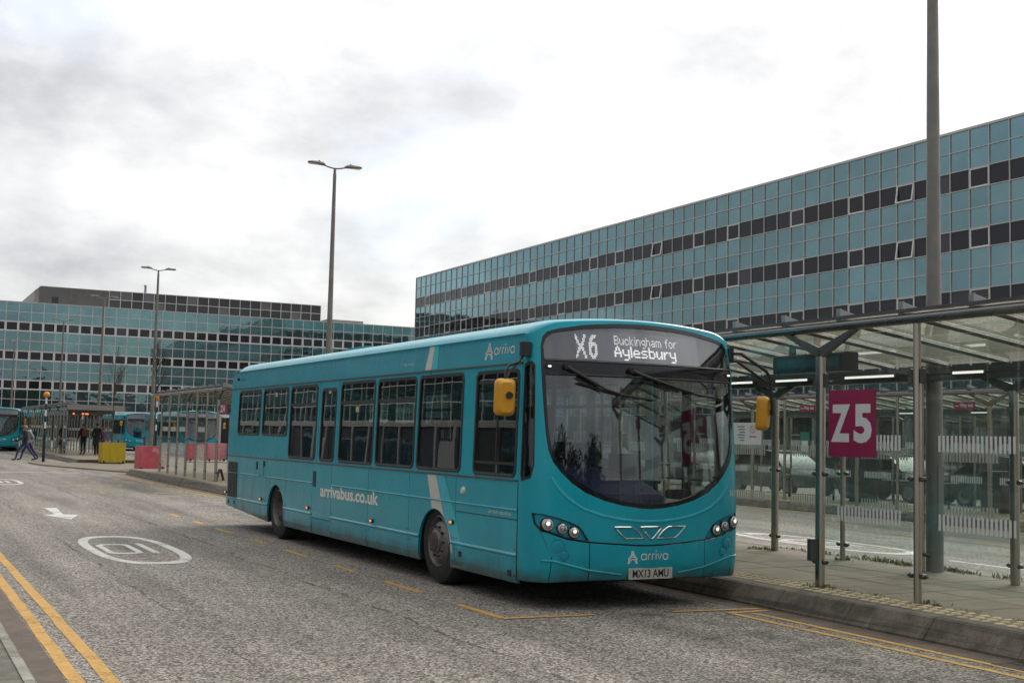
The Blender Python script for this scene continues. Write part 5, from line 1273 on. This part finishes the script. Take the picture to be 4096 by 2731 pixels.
# ------------------------------------------------------------------ planters with saplings, beacons, boards
def planter(label, x, y, mt, w=.98, swoosh=None):
    p = thing('planter', label, 'planter', (x, y, .06), 0, 'coloured cube planters on the crossing')
    mb = MB(); t = .03; a = w / 2
    mb.rbox((-a, -a, .06), (a, a, .95), .015, 2); mb.build('box', mt, p)
    mb = MB(); mb.box((-a + t, -a + t, .952), (a - t, a - t, .956)); mb.build('soil', 'channel', p)
    for sx in (-1, 1):
        for sy in (-1, 1):
            mb = MB(); mb.box((sx * (a - .1) - .05, sy * (a - .05) - .05, 0), (sx * (a - .1) + .05, sy * (a - .05) + .05, .06)); mb.build('foot', 'black_plastic', p)
    for sx in (-1, 1):
        mb = MB(); mb.rbox((sx * (a - .10) - .04, -a - .003, .06), (sx * (a - .10) + .04, -a + .01, .13), .015, 1); mb.build('fork_slot', 'rubber', p)
    if swoosh:
        strokes_on('swoosh', [arc(-.1, .1, .62, .62, 5, 80, 12)], .16, lambda u, v: (u, -a - .004, v + .12), swoosh, p)
    return p
planter('bright yellow cube planter on the crossing by the far shelter', 9.58, 59.6, 'planter_yellow', 1.05)
planter('coral red cube planter beside the near end of the stand behind the bus', 9.50, 50.1, 'planter_red', 1.0, 'planter_pink')
planter('dark red cube planter seen through the shelter left of the bus', 14.9, 66.0, 'planter_red')
planter('pale pink cube planter seen through the shelter left of the bus', 16.0, 66.5, 'planter_pink')
planter('purple cube planter seen through the shelter nearest the bus tail', 17.1, 66.0, 'planter_purple')
def sapling(label, x, y, h, seed, z0=.98):
    t = thing('sapling_tree', label, 'tree', (x, y, z0)); rnd = random.Random(seed); H = h - z0
    mb = MB(); mb.tube([(0, 0, -.06), (.02, 0, H * .3), (-.02, .02, H * .6), (0, 0, H)], [.03, .024, .016, .006], 7); mb.build('trunk', 'bark', t)
    mb = MB()
    for i in range(26):
        z = H * rnd.uniform(.42, .93); a = rnd.uniform(0, 6.28); l = (H - z) * .45 + .25
        p = Vector((0, 0, z)); d = Vector((math.cos(a) * .42, math.sin(a) * .42, 1)).normalized(); q = p + d * l * .6; r_ = q + (d + Vector((rnd.gauss(0, .25), rnd.gauss(0, .25), .3))).normalized() * l * .6
        mb.tube([p, q, r_], [.009, .006, .003], 5)
        for _ in range(3):
            e_ = q + (d + Vector((rnd.gauss(0, .5), rnd.gauss(0, .5), .2))).normalized() * l * .45; mb.tube([p.lerp(q, rnd.uniform(.4, 1)), e_], [.005, .002], 4)
    mb.build('crown', 'bark', t)
sapling('thin bare sapling growing from the yellow planter', 9.55, 59.6, 5.5, 1)
sapling('thin bare sapling growing from the coral red planter', 9.62, 50.1, 5.3, 2)
def beacon(label, x, y, rot=0):
    b = thing('belisha_beacon', label, 'crossing beacon', (x, y, .06 if y < 60.3 else 0), 0, 'black and white crossing beacons')
    mb = MB(); mb.cyl((0, 0, 0), (0, 0, 1.32), .068, n=14); mb.build('post_base', 'black_plastic', b)
    for i in range(6):
        z = 1.32 + i * .29; mb = MB(); mb.cyl((0, 0, z), (0, 0, z + .29), .042, n=14); mb.build('post_band', 'frame_white' if i % 2 == 1 else 'black_plastic', b)
    mb = MB(); mb.lathe([(0.001, -.15), (.075, -.13), (.13, -.075), (.15, 0), (.13, .075), (.075, .13), (.001, .15)], 18, 'z', (0, 0, 3.21)); mb.build('globe', 'globe', b)
beacon('orange globe crossing beacon on a striped post at the left', 7.0, 63.2)
beacon('striped beacon post behind the lamp column right of the yellow planter', 11.98, 62.0)
mat('brick_red', (0.20, 0.03, 0.03), 0.6)
ab = thing('a_board', 'small red and black folding board by the shelter post behind the bus', 'board', (9.05, 36.9, PZ))
for s in (-1, 1):
    mb = MB(); mb.prism([(s * .14, -.16, 0), (s * .14, .16, 0), (s * .02, .16, .42), (s * .02, -.16, .42)], [(s * .14 + .02, -.16, 0), (s * .14 + .02, .16, 0), (s * .02 + .02, .16, .42), (s * .02 + .02, -.16, .42)]); mb.build('leaf', 'brick_red' if s > 0 else 'black_plastic', ab)
ab.scale = (.8, .8, .8)
dg = thing('drain_grate', 'dark slotted drain grate in the channel at the bottom right', 'drain', (7.92, 6.75, 0.004))
mb = MB(); mb.box((-.17, -.22, -.05), (-.15, .22, .006)); mb.box((.15, -.22, -.05), (.17, .22, .006)); mb.box((-.15, -.22, -.05), (.15, -.20, .006)); mb.box((-.15, .20, -.05), (.15, .22, .006)); mb.build('frame', 'hub_dark', dg)
for i in range(9):
    mb = MB(); y = -.185 + i * .044; mb.box((-.15, y, -.04), (.15, y + .022, .005)); mb.build('bar', 'hub_dark', dg)
mb = MB(); mb.box((-.15, -.20, -.001), (.15, .20, .001)); mb.build('pit', 'rubber', dg)

# ------------------------------------------------------------------ people
def person(label, loc, rz, coat, legs, hair, skin=(0.30, 0.17, 0.12), H=1.72, stride=0.0, bag=None, long_coat=False, arms=0.25):
    P = thing('person', label, 'person', loc, rz)
    cn = 'coat_%s' % '_'.join('%.2f' % c for c in coat); mat(cn, coat, 0.85, var=0.25, vs=8)
    ln = 'legs_%s' % '_'.join('%.2f' % c for c in legs); mat(ln, legs, 0.85, var=0.25, vs=8)
    hn = 'hair_%s' % '_'.join('%.2f' % c for c in hair); mat(hn, hair, 0.7, var=0.3, vs=20)
    sn = 'skin_%s' % '_'.join('%.2f' % c for c in skin); mat(sn, skin, 0.55, var=0.08)
    mat('shoe_dark', (0.02, 0.02, 0.02), 0.6)
    k = H / 1.72; V = []; E_ = []; Rr = []
    def v(x, y, z, r, pr=None, ry=None):
        V.append((x * k, y * k, z * k)); Rr.append((r * k, (ry or r) * k))
        if pr is not None: E_.append((pr, len(V) - 1))
        return len(V) - 1
    pel = v(0, 0, .94, .155, None, .115); sp = v(0, .0, 1.14, .150, pel, .11); ch = v(0, .01, 1.33, .170, sp, .12); nk0 = v(0, .01, 1.43, .10, ch, .085); nk = v(0, .015, 1.485, .055, nk0); hd = v(0, .03, 1.56, .075, nk, .085); h2 = v(0, .035, 1.625, .080, hd, .098); h3 = v(0, .02, 1.68, .05, h2, .06)
    for s in (-1, 1):
        st = stride * s; al = -st * .8
        hip = v(s * .085, 0, .88, .095, pel); 
        kn = v(s * .09, .30 * st + .04 * abs(st), .49, .062, hip); an = v(s * .09, .46 * st - (.10 if st < 0 else 0), .09 + (.05 if st < 0 else 0), .042, kn); he = v(s * .095, .46 * st + .03 - (.10 if st < 0 else 0), .045 + (.03 if st < 0 else 0), .045, an); v(s * .10, .46 * st + .19 - (.10 if st < 0 else 0), .032, .034, he)
        sh = v(s * .185, .01, 1.385, .065, nk0); el = v(s * .235, -.03 + .20 * al, 1.11, .052, sh); wr = v(s * .23, .10 + .45 * al + arms * .2, .90 + .06 * abs(al), .036, el); v(s * .225, .13 + .50 * al + arms * .22, .84 + .06 * abs(al), .036, wr, .022)
    me = bpy.data.meshes.new('body_cage'); me.from_pydata(V, E_, []); ob = bpy.data.objects.new('body_cage', me); COL.objects.link(ob)
    ob.modifiers.new('skin', 'SKIN'); 
    for sv, r in zip(me.skin_vertices[0].data, Rr): sv.radius = r
    me.skin_vertices[0].data[0].use_root = True
    ob.modifiers.new('sub', 'SUBSURF').levels = 2
    dg_ = bpy.context.evaluated_depsgraph_get(); bm_ = bpy.data.meshes.new_from_object(ob.evaluated_get(dg_))
    bpy.data.objects.remove(ob); bm_.name = 'body'
    # fingers rooted in the palms, joined into the same mesh
    bm = bmesh.new(); bm.from_mesh(bm_)
    fm = MB()
    for i, (p, q) in enumerate(E_):
        pass
    for s, idx in ((-1, None), (1, None)):
        hands = [j for j in range(len(V)) if abs(V[j][0] - s * .225 * k) < .004 * k and V[j][2] < 1.0 * k and V[j][2] > .7 * k]
        if not hands: continue
        hx, hy, hz = V[hands[-1]]
        for f_ in range(4):
            oy = (-.024 + f_ * .016) * k; fl = (.07, .082, .078, .06)[f_] * k
            fm.tube([(hx, hy + oy, hz), (hx - s * .006 * k, hy + oy + .01 * k, hz - fl * .6), (hx - s * .02 * k, hy + oy + .015 * k, hz - fl)], [.010 * k, .009 * k, .006 * k], 6)
        fm.tube([(hx, hy + .02 * k, hz + .03 * k), (hx - s * .01 * k, hy + .05 * k, hz), (hx - s * .015 * k, hy + .055 * k, hz - .03 * k)], [.012 * k, .010 * k, .007 * k], 6)
    me2 = fm.mesh('fingers', sn); bm.from_mesh(me2); bm.to_mesh(bm_); bm.free(); bpy.data.meshes.remove(me2)
    bm_.materials.clear()
    for q in (cn, ln, sn, 'shoe_dark'): bm_.materials.append(MATS[q])
    waist = (.55 if long_coat else .86) * k
    for p in bm_.polygons:
        c = p.center; z = c.z; p.use_smooth = True
        if z > 1.475 * k: i = 2
        elif z < .085 * k: i = 3
        elif abs(c.x) > .17 * k and z < .90 * k and z > .66 * k: i = 2
        elif z < waist and abs(c.x) < .2 * k: i = 1
        elif z < .7 * k: i = 1
        else: i = 0
        p.material_index = i
    link(bpy.data.objects.new('body', bm_), P)
    mb = MB()
    rows = [[(1.08 * .088 * k * math.cos(t) * math.sin(ph), (.018 + 1.12 * .100 * math.sin(t) * math.sin(ph)) * k, (1.615 + .112 * math.cos(ph) - (.05 if math.sin(t) < 0 and ph > 1 else 0)) * k) for t in [2 * math.pi * j / 14 for j in range(15)]] for ph in (.01, .4, .8, 1.15, 1.45)]
    mb.grid(rows); mb.build('hair', hn, P)
    mb = MB(); mb.tube([(0, .125 * k, 1.60 * k), (0, .148 * k, 1.565 * k), (0, .125 * k, 1.555 * k)], [.008 * k, .012 * k, .008 * k], 6); mb.build('nose', sn, P)
    mb = MB()
    for s in (-1, 1):
        mb.lathe([(.001, -.004), (.010, 0), (.001, .004)], 8, 'y', (s * .033 * k, .122 * k, 1.612 * k))
    mb.box((-.025 * k, .112 * k, 1.525 * k), (.025 * k, .122 * k, 1.532 * k)); mb.build('face', 'interior_dark', P)
    if bag:
        bn = 'bag_%s' % '_'.join('%.2f' % c for c in bag); mat(bn, bag, 0.8, var=0.2)
        mb = MB(); mb.rbox((-.15 * k, -.30 * k, 1.0 * k), (.15 * k, -.12 * k, 1.42 * k), .06, 0); b_ = mb.build('backpack', bn, P)
        mb = MB()
        for s in (-1, 1): mb.tube([(s * .09 * k, -.14 * k, 1.36 * k), (s * .11 * k, 0, 1.475 * k), (s * .115 * k, .13 * k, 1.36 * k), (s * .12 * k, .06 * k, 1.08 * k), (s * .12 * k, -.14 * k, 1.06 * k)], .014 * k, 6)
        mb.build('strap', bn, b_)
    if long_coat:
        mb = MB(); mb.lathe([(.17 * k, .95 * k), (.20 * k, .75 * k), (.23 * k, .50 * k)], 14); mb.build('coat_skirt', cn, P)
    return P
person('older person with grey hair, navy coat and jeans stepping across the crossing', (6.38, 65.6, 0), R(96), (0.012, 0.014, 0.03), (0.03, 0.05, 0.12), (0.22, 0.20, 0.18), H=1.73, stride=.85)
person('person with dark hair, black backpack and pale jacket walking behind the grey-haired one', (6.66, 66.6, 0), R(96), (0.32, 0.36, 0.34), (0.025, 0.035, 0.09), (0.02, 0.015, 0.012), H=1.75, stride=-.8, bag=(0.012, 0.012, 0.015))
person('person in black standing just inside the near post of the far shelter', (9.05, 72.8, PZ), R(200), (0.010, 0.010, 0.014), (0.012, 0.012, 0.02), (0.16, 0.13, 0.11), H=1.74, long_coat=True)
person('person in dark coat with brown bag waiting under the far shelter', (9.95, 71.6, PZ), R(20), (0.012, 0.011, 0.012), (0.012, 0.012, 0.016), (0.03, 0.015, 0.012), H=1.70, bag=(0.12, 0.045, 0.02))
person('broad person in long black coat waiting nearest the yellow planter', (10.55, 70.8, PZ), R(-30), (0.008, 0.008, 0.009), (0.008, 0.008, 0.010), (0.012, 0.010, 0.010), H=1.74, long_coat=True)
person('short person in purple top half hidden beside the long black coat', (10.95, 71.3, PZ), R(60), (0.12, 0.02, 0.10), (0.02, 0.02, 0.03), (0.10, 0.07, 0.05), H=1.52)

# ------------------------------------------------------------------ parked cars glimpsed through the shelters
def car(label, loc, rz, col):
    C = thing('parked_car', label, 'car', loc, rz, 'cars parked beyond the platforms'); nm = 'car_%s' % '_'.join('%.2f' % c for c in col); mat(nm, col, 0.5, 0.0, var=0.05, spec=.15)
    st = [(-2.1, .72, .55, .75), (-2.0, .80, .35, .80), (-1.2, .84, .25, .92), (-.6, .85, .25, .95), (.3, .86, .25, .96), (1.2, .86, .25, .96), (1.9, .82, .30, .92), (2.1, .74, .5, .82)]
    mb = MB(); rows = [[(-w, y, lo), (-w * 1.02, y, (lo + hi) / 2), (-w * .96, y, hi), (w * .96, y, hi), (w * 1.02, y, (lo + hi) / 2), (w, y, lo), (-w, y, lo)] for y, w, lo, hi in st]
    mb.grid(rows); mb.add(rows[0][:-1], [tuple(range(6))]); mb.add(rows[-1][:-1], [tuple(range(6))]); mb.build('body', nm, C)
    g = [(-.95, .78, .94), (-.35, .66, 1.38), (.2, .64, 1.44), (1.0, .64, 1.42), (1.75, .74, .96)]
    mb = MB(); mb.grid([[(-w if k < 2 else w, y, (.93, z, z, .93)[k]) for k in range(4)] for y, w, z in g]); mb.build('glasshouse', 'car_glass', C)
    mb = MB(); mb.grid([[(-w, y, z + .012) , (0, y, z + .03), (w, y, z + .012)] for y, w, z in g[1:4]]); mb.build('roof', nm, C)
    for x in (-.78, .78):
        for y in (-1.3, 1.3):
            w = thing_part('wheel', C, (x, y, .31)); s = 1 if x > 0 else -1
            mb = MB(); mb.lathe([(.20, s * .09), (.28, s * .09), (.31, s * .05), (.31, s * -.08), (.2, s * -.08)], 20, 'x'); mb.build('tyre', 'tyre', w)
            mb = MB(); mb.lathe([(.20, s * .085), (.12, s * .07), (.001, s * .075)], 16, 'x'); mb.build('rim', 'hub', w)
    for x in (-.55, .55):
        mb = MB(); mb.rbox((x - .16, -2.12, .62), (x + .16, -1.98, .74), .04, 1); mb.build('headlight', 'lens_dim', C)
    return C
car('grey car parked beyond the second platform, seen through the windscreen', (27.0, 33.0, 0), R(0), (0.10, 0.105, 0.11))
car('dark car parked beyond the second platform behind the Z5 sign', (28.0, 24.0, 0), R(4), (0.02, 0.022, 0.028))
car('dark grey car parked beyond the second platform near its left end', (27.6, 39.0, 0), R(0), (0.03, 0.032, 0.035))
car('black car parked beyond the second platform under the way out sign', (28.2, 18.4, 0), R(0), (0.012, 0.012, 0.014))
car('dark blue car parked near the office block between two columns', (41.4, 29.5, 0), R(0), (0.012, 0.02, 0.05))
car('charcoal car parked beyond the second platform between the grey and dark cars', (27.8, 28.6, 0), R(2), (0.02, 0.02, 0.02))
car('dark green car parked beyond the second platform at the far left end', (27.4, 45.0, 0), R(0), (0.012, 0.03, 0.022))
car('light grey car parked near the office block at the right', (41.5, 36.5, 0), R(0), (0.16, 0.16, 0.165))
car('dark red car parked near the office block behind the way out sign', (41.6, 44.0, 0), R(180), (0.16, 0.012, 0.014))

# ------------------------------------------------------------------ trees behind the camera, mirrored in the glass
def leafy_tree(label, x, y, h, w, seed):
    t = thing('tree', label, 'tree', (x, y, 0), 0, 'trees across the road mirrored in the office glass'); rnd = random.Random(seed)
    mb = MB(); mb.tube([(0, 0, -.1), (.1, .1, h * .25), (-.1, 0, h * .5), (0, 0, h * .85)], [.35, .26, .17, .04], 9)
    cl = []
    for i in range(20):
        a = rnd.uniform(0, 6.28); z = h * rnd.uniform(.3, .95); r = w * (1 - abs(z / h - .55) * 1.2) * rnd.uniform(.35, .95)
        p = Vector((math.cos(a) * r, math.sin(a) * r, z)); mb.tube([(0, 0, z * .7), p * .6 + Vector((0, 0, z * .3)), p], [.12, .07, .03], 5); cl.append(p)
    mb.build('trunk', 'bark', t)
    mb = MB()
    for p in cl:
        R_ = w * rnd.uniform(.32, .52)
        for _ in range(150):
            d = Vector((rnd.gauss(0, 1), rnd.gauss(0, 1), rnd.gauss(0, .8))).normalized() * R_ * rnd.random() ** .4; c = p + d
            n = Vector((rnd.gauss(0, 1), rnd.gauss(0, 1), rnd.gauss(0, 1))).normalized(); u = n.orthogonal().normalized(); v = n.cross(u); s = rnd.uniform(.30, .75)
            mb.add([c + u * s, c + v * s * .6, c - u * s, c - v * s * .6], [(0, 1, 2, 3)])
    o = mb.build('crown', 'leaf_dark', t, fix=False)
    return t
first = leafy_tree('dense dark evergreen seen only as a mirror image in the office glass', 20, -118, 19, 9, 11)
rnd = random.Random(21)
for i, (x, y) in enumerate(((33, -122), (45, -117), (123, -117), (137, -122), (152, -118), (168, -121))):
    c = copy_tree(first); c.location = (x, y, 0); s = rnd.uniform(.8, 1.2); c.scale = (s, s, s * rnd.uniform(.9, 1.1)); c.rotation_euler.z = rnd.uniform(0, 6.28)
    if 65 < x < 128: c.scale = (c.scale[0] * .8, c.scale[1] * .8, c.scale[2] * .58)

# ------------------------------------------------------------------ buses
BUS = make_bus()
BUS.location = (6.926, 10.605, 0.0); BUS.rotation_euler.z = 0.00909
SK = {'seat', 'louvre', 'wheel_nuts', 'sticker', 'steering_wheel'}
for (x, y, rz, lab) in ((7.0, 88.6, 0, 'teal bus partly cut off by the left edge of the picture'), (17.7, 97.0, 0, 'teal bus facing us behind the yellow planter'), (17.75, 78.0, 0.0, 'teal bus seen through the shelter just left of the near bus tail')):
    c = copy_tree(BUS, skip=SK); c.location = (x, y, 0); c.rotation_euler.z = rz; c['label'] = lab; c['group'] = 'teal buses'
BUS['group'] = 'teal buses'
